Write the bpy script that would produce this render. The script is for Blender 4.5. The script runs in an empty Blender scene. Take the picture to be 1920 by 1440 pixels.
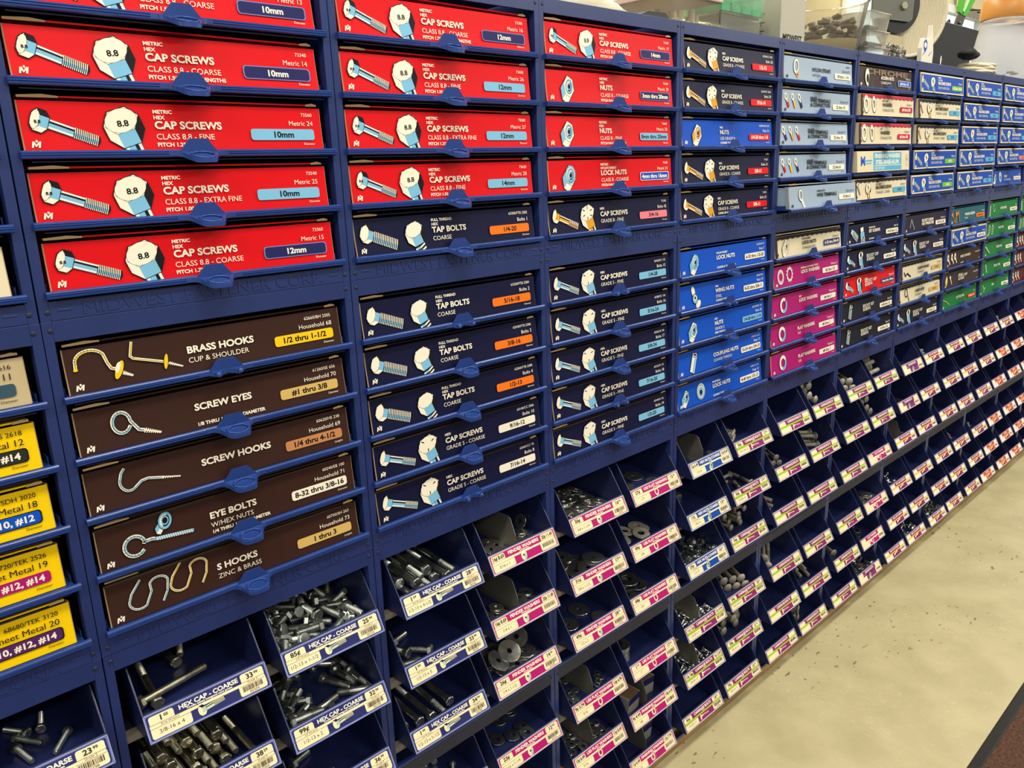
import bpy, math, random
from mathutils import Vector, Matrix, Quaternion
PI=math.pi
W=0.438                      # width of one cabinet column, metres
H=1.042*W                    # height of one stacked unit
SC=bpy.context.scene
COL=SC.collection
def X(c): return c*W
def Z(z): return (z+3.2)*W   # z=0 is the seam between the two drawer rows

# ------------------------------------------------------------------ camera
cam=bpy.data.objects.new('camera',bpy.data.cameras.new('camera'));COL.objects.link(cam)
_r=Vector((0.71891246,-0.69426922,-0.03398722));_d=Vector((-0.20021752,-0.16000551,-0.96659774));_f=Vector((0.66564091,0.70170399,-0.25403481))
m=Matrix.Identity(4)
for i in range(3):
    m[i][0]=_r[i];m[i][1]=-_d[i];m[i][2]=-_f[i]
m[0][3]=X(-0.58003551);m[1][3]=-2.48334276*W;m[2][3]=Z(0.3590206)
cam.matrix_world=m
cam.data.sensor_width=36;cam.data.lens=1517.78/1920*36;cam.data.clip_start=.02;cam.data.clip_end=60
SC.camera=cam
# ------------------------------------------------------------------ world, lamps, exposure
wd=bpy.data.worlds.new('shop_air');SC.world=wd;wd.use_nodes=True
bg=wd.node_tree.nodes['Background'];bg.inputs[0].default_value=(.92,.90,.82,1);bg.inputs[1].default_value=.42
def area(name,loc,rot,sx,sy,power,col):
    l=bpy.data.lights.new(name,'AREA');l.shape='RECTANGLE';l.size=sx;l.size_y=sy;l.energy=power;l.color=col
    o=bpy.data.objects.new(name,l);COL.objects.link(o);o.location=loc;o.rotation_euler=rot;return o
for i,lx in enumerate((-1.6,.4,2.4,4.4,6.4)):
    area('ceiling_tube_or_fill',(lx,-.95,2.98),(0,0,0),1.3,.34,27,(1,.94,.82))
for i,lx in enumerate((-2.0,1.0,4.0,7.0)):
    area('ceiling_tube_or_fill',(lx,-3.0,2.98),(0,0,0),1.3,.34,42,(1,.94,.82))
for lx in (.6,3.2,5.8): area('ceiling_tube_or_fill',(lx,1.0,2.98),(0,0,0),1.3,.34,26,(1,.94,.80))  # unseen fill lamps added behind the cabinets to brighten the back wall
area('window_daylight',(7.6,.9,2.4),(0,math.radians(62),math.radians(0)),1.6,1.2,14,(.86,.93,1))
SC.view_settings.view_transform='Standard';SC.view_settings.look='None';SC.view_settings.gamma=1;SC.view_settings.use_curve_mapping=False
SC.view_settings.exposure=0.0

# ------------------------------------------------------------------ materials
def lin(c): return tuple(((x/255)/12.92 if x/255<=.04045 else ((x/255+.055)/1.055)**2.4) for x in c)+(1,)
MATS={}
def mat(name,rgb,rough=.5,metal=0,noise=0,scale=20,bump=0,bscale=200,coat=0,trans=0,ior=1.45,emit=0,alpha=1):
    if name in MATS: return MATS[name]
    m=bpy.data.materials.new(name);m.use_nodes=True;nt=m.node_tree;b=nt.nodes['Principled BSDF']
    b.inputs['Base Color'].default_value=lin(rgb);b.inputs['Roughness'].default_value=rough;b.inputs['Metallic'].default_value=metal
    if trans: b.inputs['Transmission Weight'].default_value=trans;b.inputs['IOR'].default_value=ior
    if coat: b.inputs['Coat Weight'].default_value=coat
    if alpha<1: b.inputs['Alpha'].default_value=alpha
    if emit: b.inputs['Emission Color'].default_value=lin(rgb);b.inputs['Emission Strength'].default_value=emit
    if noise or bump:
        tc=nt.nodes.new('ShaderNodeTexCoord')
    if noise:
        n=nt.nodes.new('ShaderNodeTexNoise');n.inputs['Scale'].default_value=scale;n.inputs['Detail'].default_value=5
        nt.links.new(tc.outputs['Object'],n.inputs['Vector'])
        mp=nt.nodes.new('ShaderNodeMapRange');mp.inputs['From Min'].default_value=.3;mp.inputs['From Max'].default_value=.7
        mp.inputs['To Min'].default_value=1-noise;mp.inputs['To Max'].default_value=1+noise
        mx=nt.nodes.new('ShaderNodeVectorMath');mx.operation='SCALE';mx.inputs[0].default_value=lin(rgb)[:3]
        nt.links.new(n.outputs['Fac'],mp.inputs['Value']);nt.links.new(mp.outputs['Result'],mx.inputs['Scale'])
        nt.links.new(mx.outputs['Vector'],b.inputs['Base Color'])
        m2=nt.nodes.new('ShaderNodeMapRange');m2.inputs['To Min'].default_value=max(.05,rough-.12);m2.inputs['To Max'].default_value=min(1,rough+.12)
        nt.links.new(n.outputs['Fac'],m2.inputs['Value']);nt.links.new(m2.outputs['Result'],b.inputs['Roughness'])
    if bump:
        n2=nt.nodes.new('ShaderNodeTexNoise');n2.inputs['Scale'].default_value=bscale;nt.links.new(tc.outputs['Object'],n2.inputs['Vector'])
        bp=nt.nodes.new('ShaderNodeBump');bp.inputs['Strength'].default_value=bump;bp.inputs['Distance'].default_value=.001
        nt.links.new(n2.outputs['Fac'],bp.inputs['Height']);nt.links.new(bp.outputs['Normal'],b.inputs['Normal'])
    MATS[name]=m;return m
# printed inks and board colours (name -> sRGB)
INK={'cream':(246,238,214),'black':(22,20,24),'lb':(126,190,222),'gold':(226,160,40),'navy':(34,38,92),'red':(222,6,18),'orange':(250,120,24),
'pink':(238,130,140),'white':(244,240,222),'yellow':(246,200,20),'tan':(214,178,100),'copper':(196,132,82),'crimson':(198,30,66),'magenta':(176,22,110),
'purple':(84,38,100),'blue':(12,82,196),'mblue':(20,74,170),'dteal':(54,84,96),'charcoal':(44,46,44),'green':(110,186,40),'leaf':(160,200,30),'lav':(120,130,190),
'brown':(58,34,27),'chrome':(136,112,90),'dnavy':(17,19,54),'lblue':(160,179,198),'boxgreen':(16,122,54),'teal':(30,98,112),'dkbrown':(60,46,44),'boxcream':(228,216,180),'dkred':(96,22,24),
'boxyellow':(250,208,0),'boxtan':(196,178,136),'plum':(38,31,54),'dslate':(26,28,42),'grey':(150,150,146),'coral':(240,120,104),'lagyel':(250,196,40),'redtan':(206,74,56),'sky':(90,176,210),'kraft':(196,164,116),
'labpale':(176,206,186),'labcream':(250,232,186),'labnavy':(44,48,104),'labmag':(182,24,108),'labblue':(20,72,160),'labpur':(140,40,110),'labwhite':(250,240,220)}
def ink(n):
    m=mat('ink_'+n,INK[n],.46);m.node_tree.nodes['Principled BSDF'].inputs['Specular IOR Level'].default_value=.16;return m
BLUE=mat('blue_plastic',(34,51,105),.31,noise=.10,scale=9,bump=.08,bscale=260)
TRAY=mat('tray_plastic',(33,62,130),.27,noise=.10,scale=9)
SLATE=mat('slate_plastic',(38,43,64),.5,noise=.1,scale=9)
BINBLUE=mat('bin_plastic',(30,38,82),.36,noise=.16,scale=14)
DUSTY=mat('dusty_rail',(122,112,100),.7,noise=.3,scale=30)
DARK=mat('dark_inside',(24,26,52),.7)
ZINC=mat('zinc_steel',(190,194,188),.3,.95,noise=.18,scale=60)
YZINC=mat('warm_zinc_steel',(196,192,168),.32,.94,noise=.2,scale=60)
GALV=mat('galvanised_steel',(176,170,152),.6,.35,noise=.16,scale=90)
BRIGHT=mat('bright_steel',(222,222,214),.24,.95,noise=.1,scale=60)
DKZINC=mat('dull_dark_steel',(134,138,134),.32,.93,noise=.2,scale=60)
PLATE=mat('divider_steel',(150,146,132),.45,.7,noise=.08,scale=20)
CLEAR=mat('clear_plastic',(236,236,228),.08,trans=1,ior=1.12)
FROST=mat('frosted_plastic',(235,228,212),.35,trans=.85,ior=1.1)

# ------------------------------------------------------------------ object helpers
def link(name,me,parent=None,loc=None):
    o=bpy.data.objects.new(name,me);COL.objects.link(o)
    if parent: o.parent=parent
    if loc: o.location=loc
    return o
def tag(o,label,cat,group=None):
    o['label']=label;o['category']=cat
    if group:o['group']=group
    return o
class MB:
    def __init__(s): s.v=[];s.f=[];s.m=[];s.sm=[];s.mats=[]
    def mi(s,m):
        if m not in s.mats:s.mats.append(m)
        return s.mats.index(m)
    def add(s,vs,fs,m,smooth=False):
        o=len(s.v);s.v+=[tuple(p) for p in vs];k=s.mi(m)
        for f in fs:
            s.f.append(tuple(i+o for i in f));s.m.append(k);s.sm.append(smooth)
        return s
    def box(s,x0,x1,y0,y1,z0,z1,m):
        return s.add([(x0,y0,z0),(x1,y0,z0),(x1,y1,z0),(x0,y1,z0),(x0,y0,z1),(x1,y0,z1),(x1,y1,z1),(x0,y1,z1)],
            [(3,2,1,0),(4,5,6,7),(0,1,5,4),(1,2,6,5),(2,3,7,6),(3,0,4,7)],m)
    def prism(s,pts,axis,a,b,m,smooth=False):
        # pts polygon in the other two axes; extruded along axis from a to b
        def P(p,t): return {'x':(t,p[0],p[1]),'y':(p[0],t,p[1]),'z':(p[0],p[1],t)}[axis]
        n=len(pts);ar=sum(pts[i][0]*pts[(i+1)%n][1]-pts[(i+1)%n][0]*pts[i][1] for i in range(n))
        if (ar<0)!=(axis=='y'): pts=pts[::-1]
        vs=[P(p,a) for p in pts]+[P(p,b) for p in pts]
        fs=[(i,(i+1)%n,n+(i+1)%n,n+i) for i in range(n)]
        s.add(vs,fs,m,smooth);s.add(vs,[tuple(range(n-1,-1,-1)),tuple(range(n,2*n))],m);return s
    def lathe(s,prof,n,m,smooth=True,caps=True,M=None,start=0):
        vs=[];fs=[]
        for r,z in prof:
            for i in range(n):
                a=2*PI*i/n+start;vs.append(Vector((r*math.cos(a),r*math.sin(a),z)))
        if M is not None: vs=[M@p for p in vs]
        for j in range(len(prof)-1):
            for i in range(n):
                k=(i+1)%n;fs.append((j*n+i,j*n+k,(j+1)*n+k,(j+1)*n+i))
        s.add(vs,fs,m,smooth)
        if caps:
            s.add(vs,[tuple(range(n-1,-1,-1)),tuple(range((len(prof)-1)*n,len(prof)*n))],m)
        return s
    def tube(s,path,r,n,m,closed=False):
        path=[Vector(p) for p in path];k=len(path);vs=[];fs=[];up=None
        for i,p in enumerate(path):
            t=((path[(i+1)%k] if (closed or i<k-1) else p)-(path[i-1] if (closed or i>0) else p)).normalized()
            if up is None: up=t.orthogonal().normalized()
            up=(up-t*up.dot(t));up=up.normalized() if up.length>1e-6 else t.orthogonal().normalized()
            b=t.cross(up);rr=r[i] if isinstance(r,(list,tuple)) else r
            for j in range(n):
                a=2*PI*j/n;vs.append(p+up*(rr*math.cos(a))+b*(rr*math.sin(a)))
        for i in range(k if closed else k-1):
            for j in range(n):
                q=(j+1)%n;i2=(i+1)%k;fs.append((i*n+j,i*n+q,i2*n+q,i2*n+j))
        s.add(vs,fs,m,True)
        if not closed:s.add(vs,[tuple(range(n-1,-1,-1)),tuple(range((k-1)*n,k*n))],m)
        return s
    def mesh(s,name):
        me=bpy.data.meshes.new(name);me.from_pydata(s.v,[],s.f)
        for m in s.mats: me.materials.append(m)
        me.polygons.foreach_set('material_index',s.m);me.polygons.foreach_set('use_smooth',s.sm);me.update();return me
    def obj(s,name,parent=None,loc=None): return link(name,s.mesh(name),parent,loc)
def bevel(o,w,seg=2):
    b=o.modifiers.new('edge','BEVEL');b.width=w;b.segments=seg;b.limit_method='ANGLE';b.angle_limit=math.radians(40);return o
ORD=['first','second','third','fourth','fifth','sixth','seventh','eighth','ninth','tenth','eleventh','twelfth']

# ------------------------------------------------------------------ lettering: glyph outlines of the built-in font
CH=[chr(c) for c in range(33,127)]+['¢']
GL={}
def _load_glyphs():
    obs=[]
    for bold in (0,1):
        for c in CH:
            for s_ in (c,'H'+c+'H'):
                cu=bpy.data.curves.new('g','FONT');cu.body=s_;cu.size=1;cu.resolution_u=3;cu.offset=.034 if bold else 0
                o=bpy.data.objects.new('g',cu);COL.objects.link(o);obs.append((bold,c,s_,o,cu))
        cu=bpy.data.curves.new('g','FONT');cu.body='HH';cu.size=1;cu.offset=.034 if bold else 0
        o=bpy.data.objects.new('g',cu);COL.objects.link(o);obs.append((bold,None,'HH',o,cu))
    bpy.context.view_layer.update();dg=bpy.context.evaluated_depsgraph_get()
    wid={};got={}
    for bold,c,s_,o,cu in obs:
        e=o.evaluated_get(dg);me=e.to_mesh();vs=[tuple(v.co) for v in me.vertices];fs=[tuple(p.vertices) for p in me.polygons]
        xs=[v[0] for v in vs] or [0]
        wid[bold,s_]=max(xs)-min(xs)
        if s_==c: got[bold,c]=(vs,fs)
        e.to_mesh_clear()
    for bold in (0,1):
        for c in CH:
            GL[bold,c]=got[bold,c]+(wid[bold,'H'+c+'H']-wid[bold,'HH'],)
        GL[bold,' ']=([],[],.27)
    for bold,c,s_,o,cu in obs:
        bpy.data.objects.remove(o);bpy.data.curves.remove(cu)
_load_glyphs()
CAPH=max(v[1] for v in GL[0,'H'][0])
def text_polys(s,cap,align='l',bold=0,maxw=None,shear=0,wide=None):
    if wide is None: wide=1.16 if bold else 1.08
    k=cap/CAPH;w=sum(GL[bold,c][2] for c in s)*k*wide;kx=k*wide
    if maxw and w>maxw: kx*=maxw/w;w=maxw
    x=0 if align=='l' else (-w if align=='r' else -w/2)
    vs=[];fs=[]
    for c in s:
        gv,gf,adv=GL[bold,c];o=len(vs)
        vs+=[(x+v[0]*kx+shear*v[1]*k,v[1]*k) for v in gv];fs+=[tuple(i+o for i in f) for f in gf];x+=adv*kx
    return vs,fs,w

def clip(poly,x0,x1,y0,y1):
    for ax,lim,sg in ((0,x0,1),(0,x1,-1),(1,y0,1),(1,y1,-1)):
        out=[];n=len(poly)
        for i in range(n):
            a=poly[i];b=poly[(i+1)%n];ina=(a[ax]-lim)*sg>=0;inb=(b[ax]-lim)*sg>=0
            if ina: out.append(a)
            if ina!=inb:
                t=(lim-a[ax])/(b[ax]-a[ax]);out.append((a[0]+t*(b[0]-a[0]),a[1]+t*(b[1]-a[1])))
        poly=out
        if len(poly)<3:return None
    return poly
class Art:
    """flat print on a card: coordinates x right, y DOWN, in units of the card height"""
    def __init__(s,w,h,base,STEP=1.5e-5): s.w=w;s.h=h;s.k=h;s.lay=base;s.mb=MB();s.ar=w/h;s.step=STEP
    def up(s,n=1): s.lay+=s.step*n
    def poly(s,pts,c,up=True,do_clip=True):
        if do_clip: pts=clip(list(pts),0,s.ar,0,1)
        if not pts:return
        if up:s.up()
        n=len(pts);ar=sum(pts[i][0]*pts[(i+1)%n][1]-pts[(i+1)%n][0]*pts[i][1] for i in range(n))
        if ar>0: pts=pts[::-1]
        s.mb.add([(p[0]*s.k,-s.lay,(1-p[1])*s.k) for p in pts],[tuple(range(n))],ink(c))
    def ell(s,cx,cy,rx,ry,c,rot=0,n=20,up=True):
        ca,sa=math.cos(rot),math.sin(rot)
        s.poly([(cx+rx*math.cos(2*PI*i/n)*ca-ry*math.sin(2*PI*i/n)*sa,cy+rx*math.cos(2*PI*i/n)*sa+ry*math.sin(2*PI*i/n)*ca) for i in range(n)],c,up)
    def ring(s,cx,cy,rx,ry,q,c,rot=0,a0=0,a1=2*PI,n=24):
        s.up();ca,sa=math.cos(rot),math.sin(rot)
        def P(a,k): return (cx+k*rx*math.cos(a)*ca-k*ry*math.sin(a)*sa,cy+k*rx*math.cos(a)*sa+k*ry*math.sin(a)*ca)
        for i in range(n):
            a=a0+(a1-a0)*i/n;b=a0+(a1-a0)*(i+1)/n;s.poly([P(a,1),P(b,1),P(b,q),P(a,q)],c,False)
    def rect(s,x0,y0,x1,y1,c,r=0):
        if r<=0: return s.poly([(x0,y0),(x1,y0),(x1,y1),(x0,y1)],c)
        pts=[]
        for cx,cy,a0 in ((x1-r,y0+r,-PI/2),(x1-r,y1-r,0),(x0+r,y1-r,PI/2),(x0+r,y0+r,PI)):
            for i in range(5):
                a=a0+PI/2*i/4;pts.append((cx+r*math.cos(a),cy+r*math.sin(a)))
        s.poly(pts,c)
    def stroke(s,pts,w,c):
        s.up()
        for i in range(len(pts)-1):
            a=pts[i];b=pts[i+1];d=math.hypot(b[0]-a[0],b[1]-a[1]) or 1e-6;nx=-(b[1]-a[1])/d*w/2;ny=(b[0]-a[0])/d*w/2
            ex=(b[0]-a[0])/d*w*.18;ey=(b[1]-a[1])/d*w*.18
            s.poly([(a[0]+nx-ex,a[1]+ny-ey),(b[0]+nx+ex,b[1]+ny+ey),(b[0]-nx+ex,b[1]-ny+ey),(a[0]-nx-ex,a[1]-ny-ey)],c,i==0 or False)
    def text(s,t,x,y,cap,c,align='l',bold=0,maxw=None,shear=0,rot=0,wide=None):
        if not t:return
        vs,fs,w=text_polys(t,cap,align,bold,maxw,shear,wide);s.up()
        ca,sa=math.cos(rot),math.sin(rot)
        s.mb.add([((x+vx*ca+vy*sa)*s.k,-s.lay,(1-y+vy*ca-vx*sa)*s.k) for vx,vy in vs],fs,ink(c));return w
    def obj(s,name,parent):
        if not s.mb.f:return None
        return s.mb.obj(name,parent)
PILES={'A_many':('A','636,936,230,11,-67,32,-66;-746,1158,248,5,6,-71,-70;431,612,203,69,-69,-18,15;-286,1138,247,44,-23,67,55;-302,1441,272,68,-47,54,17;157,-136,141,53,-53,51,-43;-340,34,155,61,-61,-35,-35;656,305,178,66,-52,48,23;-605,226,171,41,-28,-65,-57;-540,1617,286,28,33,64,63;-138,901,291,53,-67,-48,-20;-6,773,216,67,-21,-70,11;172,446,189,66,44,61,-3;778,1177,449,71,3,-3,70;-449,744,260,19,82,-8,-53;205,-137,251,56,-46,-49,48;-118,176,167,60,71,26,26;539,-44,159,22,72,-25,61;-514,487,193,48,57,47,47;499,560,318,0,62,-36,-70;-455,189,227,35,-30,-77,-45;33,1464,273,25,-71,-17,63;-201,203,289,45,50,-47,-57;573,1872,307,25,-71,-16,63;114,1747,297,49,-49,-55,46;-189,505,194,69,-39,-60,-8;217,1135,246,27,-45,-55,-65;582,1622,287,35,-72,-5,60;-376,1570,282,65,49,-58,8;667,60,316,26,37,-63,63;-509,999,278,58,-55,58,17;616,1214,253,34,37,67,-55;197,-7,233,44,28,-84,-16;-647,610,290,33,-74,30,51;-757,279,256,21,47,-77,38;407,1395,268,8,9,-70,-70;619,2045,322,66,-16,72,-15;-540,1420,363,21,-34,-53,-75;-108,1136,308,8,-82,15,-54;785,191,190,34,-37,-56,-66;-102,1326,333,66,-39,-51,38;105,647,340,70,-71,-5,-1;-730,6,213,49,62,-60,12;347,371,329,83,-21,-44,-28;688,613,394,91,38,5,15'),
'B_many':('B','-415,638,205,63,-62,-35,30;-165,1883,308,1,-64,32,70;-445,819,342,43,73,12,-52;425,535,203,12,-24,72,-64;270,-132,142,52,61,42,43;-40,1357,265,65,76,5,5;14,215,170,40,46,56,57;775,1745,535,26,-37,75,49;247,1632,287,61,-62,33,37;-534,936,230,28,33,-63,-64;466,1286,259,1,61,43,-67;-208,2063,368,54,38,68,32;504,-69,147,62,9,-71,-31;785,985,243,39,50,-57,52;-613,1831,378,34,75,-34,-46;-526,-38,149,54,-50,52,-43;-776,439,189,34,37,-66,56;-80,1282,444,24,-58,-78,4;-604,-200,136,66,25,-69,-17;370,1129,341,4,-59,18,79;-421,509,327,43,-71,-2,-55;-700,1305,359,43,76,24,-42;-524,-123,323,18,-68,26,-66;630,584,201,5,-5,76,-65;767,1779,384,58,-81,9,-3;117,1952,376,9,78,23,58;-643,1506,277,62,72,-23,-23;-423,1875,308,59,2,74,-31;-349,1459,273,31,-40,-58,-64;500,200,169,40,-71,1,58;-456,230,227,23,37,69,57;-648,278,176,37,33,-68,54;790,393,194,52,57,50,-39;-567,1198,307,37,-27,73,51'),
'C_few':('C','-690,529,179,33,37,-64,58;71,54,139,44,49,-52,-55;-797,322,161,35,-35,59,64;93,1008,218,15,70,16,68;268,412,169,68,37,-63,-5'),
'E_few':('E','179,702,186,65,50,56,-10;52,448,165,9,-9,75,-65;75,1047,214,69,-47,-53,-17;475,380,159,41,74,15,-52;406,1037,214,65,-55,43,28'),
'A_few':('A','-530,560,198,69,-70,-12,14;-246,864,224,4,68,27,68;-211,315,178,47,-71,11,52;-569,97,160,65,25,70,17'),
'f32_many':('f32','69,326,117,89,4,2,-45;-439,540,135,100,4,0,5;418,861,161,100,4,0,-8;586,1197,189,100,4,0,4;422,1170,207,98,4,-6,-19;-225,439,140,98,6,3,20;330,241,121,98,6,3,17;-454,205,107,100,4,0,2;249,1101,201,95,5,-5,-31;-112,1195,189,100,4,0,-1;-207,1103,201,98,4,1,-18;498,125,116,97,7,3,22;-8,377,145,97,5,0,24;337,1203,239,99,3,-6,-9;-664,-101,82,100,4,0,-6;492,537,134,100,4,0,-1;196,-20,107,99,10,1,-13;226,597,152,97,2,-3,-25;-176,100,109,100,5,3,-2;122,792,171,99,1,-3,-13;-390,830,192,69,6,-7,-71;682,1113,217,96,8,9,26;714,1015,219,93,9,9,33;710,-109,81,92,4,-2,38;30,-152,99,76,10,5,-64;65,1486,237,5,54,84,1;-259,308,161,99,5,-1,10;49,386,165,96,5,0,29;418,436,162,98,8,3,20;-193,791,155,100,4,0,8;-314,248,174,100,5,-1,7;-516,1282,196,60,2,3,-80;709,269,130,100,3,6,2;-647,432,142,93,5,-3,-37;-261,-10,136,97,19,4,-14;-508,-157,116,99,16,2,0;-113,661,181,100,-1,-1,-4;-699,1022,174,89,4,-2,46;-708,683,167,100,-2,-3,0;711,-4,125,6,-31,-95,-6;-709,702,187,100,-2,-3,4;-475,345,195,91,-5,-9,41;-70,-148,122,97,13,0,-21;-114,731,200,1,-21,98,-1;53,1177,247,9,81,58,-2;368,322,173,100,6,4,4;222,753,197,99,1,-4,10;688,317,155,91,5,4,41;397,-151,99,99,11,0,12;666,637,159,86,2,3,51;520,575,196,73,2,4,68;108,1030,219,4,58,81,7;374,-145,121,97,11,-1,21;-213,1418,230,6,16,99,1;-16,741,222,89,0,-1,-46;643,816,190,84,0,8,53'),
'f51_few':('f51','146,606,141,100,4,0,4;406,350,136,100,7,1,0;409,282,148,100,7,1,7;615,-49,118,100,7,1,5;-111,1460,212,100,4,0,2;492,312,187,100,4,0,-2;-522,570,138,100,4,0,5;-184,268,129,100,7,0,-2;-153,1156,205,100,8,0,3;-11,856,192,100,6,-1,-3;75,122,162,95,10,-3,-30;-365,671,192,100,3,-4,-6;437,294,225,100,3,3,6'),
'f51_two':('f51','323,653,145,96,4,-1,28;-320,421,126,100,4,0,2;509,92,99,3,-73,-68,-3'),
'w35_many':('w35','-464,762,157,99,4,0,-10;510,903,169,100,4,0,4;256,1179,192,100,4,0,-1;-536,768,186,99,4,0,10;362,373,125,98,4,1,-20;431,1110,214,100,4,0,0;472,959,230,100,4,0,-8;16,320,120,99,4,1,-12;-695,971,211,99,-4,-7,-7;124,857,165,100,4,0,9;553,1393,240,99,-4,4,-11;-323,445,145,99,8,2,6;-60,1219,210,100,3,-4,0;307,141,127,98,10,2,-17'),
'w44_some':('w44','-324,571,143,100,4,0,0;-433,409,162,100,4,0,-1;-182,1152,191,100,4,0,-3;-510,772,197,100,-4,-3,-8;-97,949,207,99,8,2,-6;-513,-60,91,3,-72,69,3;479,543,141,100,4,0,4;215,327,160,11,-98,-13,-6;-7,658,189,11,-95,-28,4;430,636,181,100,4,0,-7;-483,1071,231,99,-2,-9,-8'),
'w44_few':('w44','585,416,130,95,4,-1,31;-264,274,119,100,4,0,-1;-308,176,143,99,4,0,-10;-2,186,156,94,7,9,32;-26,688,153,100,4,0,9;398,579,172,91,-2,-4,41'),
'w16_div':('w16','190,29,90,2,-58,81,3;-536,708,147,98,4,-1,18;633,377,119,1,0,-4,100;-353,170,102,98,4,1,-17;101,622,139,75,3,3,-66;-461,499,140,92,-2,3,-40;577,842,158,92,4,2,-38;-480,359,118,28,1,-4,96;253,782,153,1,-20,98,4;-281,474,138,24,-1,-2,-97;534,595,137,52,2,4,-85;-426,177,119,100,4,0,8;101,150,111,94,-2,-1,33;-642,438,124,100,4,0,-1;670,256,123,97,7,8,-23;-122,384,120,75,3,-3,66;404,163,101,82,3,2,-57;-119,-223,69,4,-90,44,2;510,214,118,4,-95,-29,6;-775,-220,151,6,-26,-64,-72;749,438,135,62,4,3,78;-91,765,151,94,4,-1,33;527,6,88,49,2,-4,87;-575,977,169,98,4,-1,19;771,50,104,3,76,65,0;-779,526,142,2,-17,99,-2;64,458,197,8,49,2,87;-298,350,117,2,-40,91,4;101,259,123,19,-1,3,98;-93,-99,91,84,-1,2,54;753,-79,81,2,-39,92,4;-410,600,155,93,-2,6,-36;301,698,162,96,13,-2,25;-425,-176,73,1,-33,94,4;148,842,169,98,-1,-5,21;-525,40,91,82,3,-2,57;286,604,154,85,12,-5,51;-155,929,173,1,83,56,1;295,479,140,5,-51,85,10;-779,99,96,1,-34,94,4;298,-161,83,4,-99,-11,4;-372,-69,94,1,97,22,-3;265,278,128,7,-49,-87,5;-422,837,165,95,2,3,31'),
'f32_div':('f32','569,451,127,100,4,0,3;-576,179,105,99,4,0,11;324,67,96,4,-97,26,1;-503,978,171,99,4,1,-15;578,267,132,100,4,0,5;-305,531,134,100,4,0,5;266,312,136,100,2,-6,-4;-712,-17,103,99,8,-2,11;602,457,164,99,-2,2,-17;-186,570,157,99,4,0,-9;244,43,128,99,10,-4,6;-162,381,156,98,15,0,-15;645,933,167,100,4,0,6;-566,-153,99,97,11,1,22;794,643,279,53,12,84,9;-367,284,157,98,13,5,-14;251,-152,106,93,13,1,-33;-678,425,137,1,-100,4,-1;581,-96,93,76,6,0,65;-190,-151,77,4,-100,-5,0;705,-69,107,100,5,3,8;-261,154,134,98,14,2,13;203,403,152,99,1,-6,9;-199,70,138,99,11,3,-9'),
'w25_div':('w25','307,671,145,99,4,1,-16;-490,191,106,100,4,0,-1;365,279,113,98,4,-1,18;-209,815,157,98,4,1,-18;196,58,95,97,4,-1,25;-221,-128,79,100,4,0,4;434,900,164,99,4,0,9;-364,630,152,99,8,-2,-12;454,19,92,99,4,-1,15;-585,748,162,100,1,3,1;139,564,149,100,7,-4,-4;-638,220,127,100,-1,-6,-2;623,278,113,100,4,0,-3;-745,576,138,95,4,-1,31;552,619,156,59,0,-2,-81;-744,275,133,98,-2,-6,19;428,327,137,100,4,0,7;-137,353,119,100,4,0,8;210,156,123,100,4,0,-7;-128,527,148,100,-2,0,-3;569,123,120,100,4,0,2;-160,130,112,38,4,8,-92;257,-98,98,99,11,0,-4;-326,376,134,92,5,-3,-38;368,309,156,4,-100,5,0;-648,392,161,87,-1,-4,-50;256,892,179,84,-2,-6,55;-129,544,167,97,-2,1,22;343,239,170,2,-57,-82,-3;-270,-175,95,95,4,1,-30;172,834,188,3,67,74,5;-744,509,170,98,-2,-3,-17;683,463,141,86,-1,1,50;-302,873,182,85,3,-2,53;725,-9,113,12,-55,-83,-4;-622,-148,78,95,4,1,-31'),
'N_many':('N','189,1235,274,49,70,23,-47;670,1227,273,36,39,-58,-63;-810,248,196,68,19,68,18;278,-170,122,86,4,-2,50;-460,8,137,77,3,-3,63;-377,-162,123,3,-63,77,3;-432,1182,234,3,0,4,-100;-338,793,202,48,2,-4,87;-681,653,226,44,47,52,56;-144,-166,122,2,-57,-82,-3;-264,-2,136,2,-50,86,4;-804,641,225,50,-46,-54,49;201,2025,304,69,3,-3,72;660,452,173,3,-75,-66,-3;-813,-173,157,21,-67,-21,67;813,455,209,48,52,48,52;-179,548,181,83,3,2,-56;-813,1480,294,15,69,-16,-69;-812,43,175,68,22,67,21;764,717,195,83,3,-2,55;-795,1709,313,52,57,43,47;-560,919,212,96,4,1,-28;-653,-13,171,60,65,31,34;-737,-78,313,3,-73,-69,-3;763,-163,171,8,-21,65,73;-757,1023,221,85,3,2,-53;-321,407,170,23,1,4,-97;648,1007,219,1,-28,-96,-4;715,-19,135,10,0,4,-99;774,171,150,4,-96,-29,-1;-505,2031,340,43,-40,-59,55;83,89,179,51,69,26,-44;-603,1667,274,3,-61,-79,-3;-814,1253,275,67,21,67,21;-654,198,152,1,-15,99,4;-753,837,258,44,-78,27,34;-537,569,219,26,71,-5,-65;615,664,227,31,34,60,65;-390,594,185,59,2,-3,81;-83,124,182,15,-66,27,-69;94,-156,159,59,64,-33,-36;-651,431,324,83,17,31,43;-532,353,201,68,46,56,-7;-413,249,157,29,1,-4,96;-88,-59,234,52,-8,20,82;314,691,193,28,1,-4,96;513,542,243,3,-51,74,-44;-410,1851,289,91,4,2,-40;-646,1159,280,7,-10,-83,55;-591,-187,167,32,-38,66,56;322,466,210,17,50,-53,66;158,377,203,63,-1,-72,29;-795,312,382,9,67,22,70;568,-163,123,39,2,4,-92;767,1958,298,3,-79,61,3;182,1618,270,88,4,-2,47;-231,201,200,31,-70,-60,21;372,-38,169,25,27,63,68;564,-111,275,24,45,-58,64;142,1825,287,7,0,4,-100;237,199,188,6,6,-68,-73;-697,1460,293,70,-17,-68,14;-759,424,207,39,-32,-60,-63;457,129,147,25,1,4,-97'),
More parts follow.
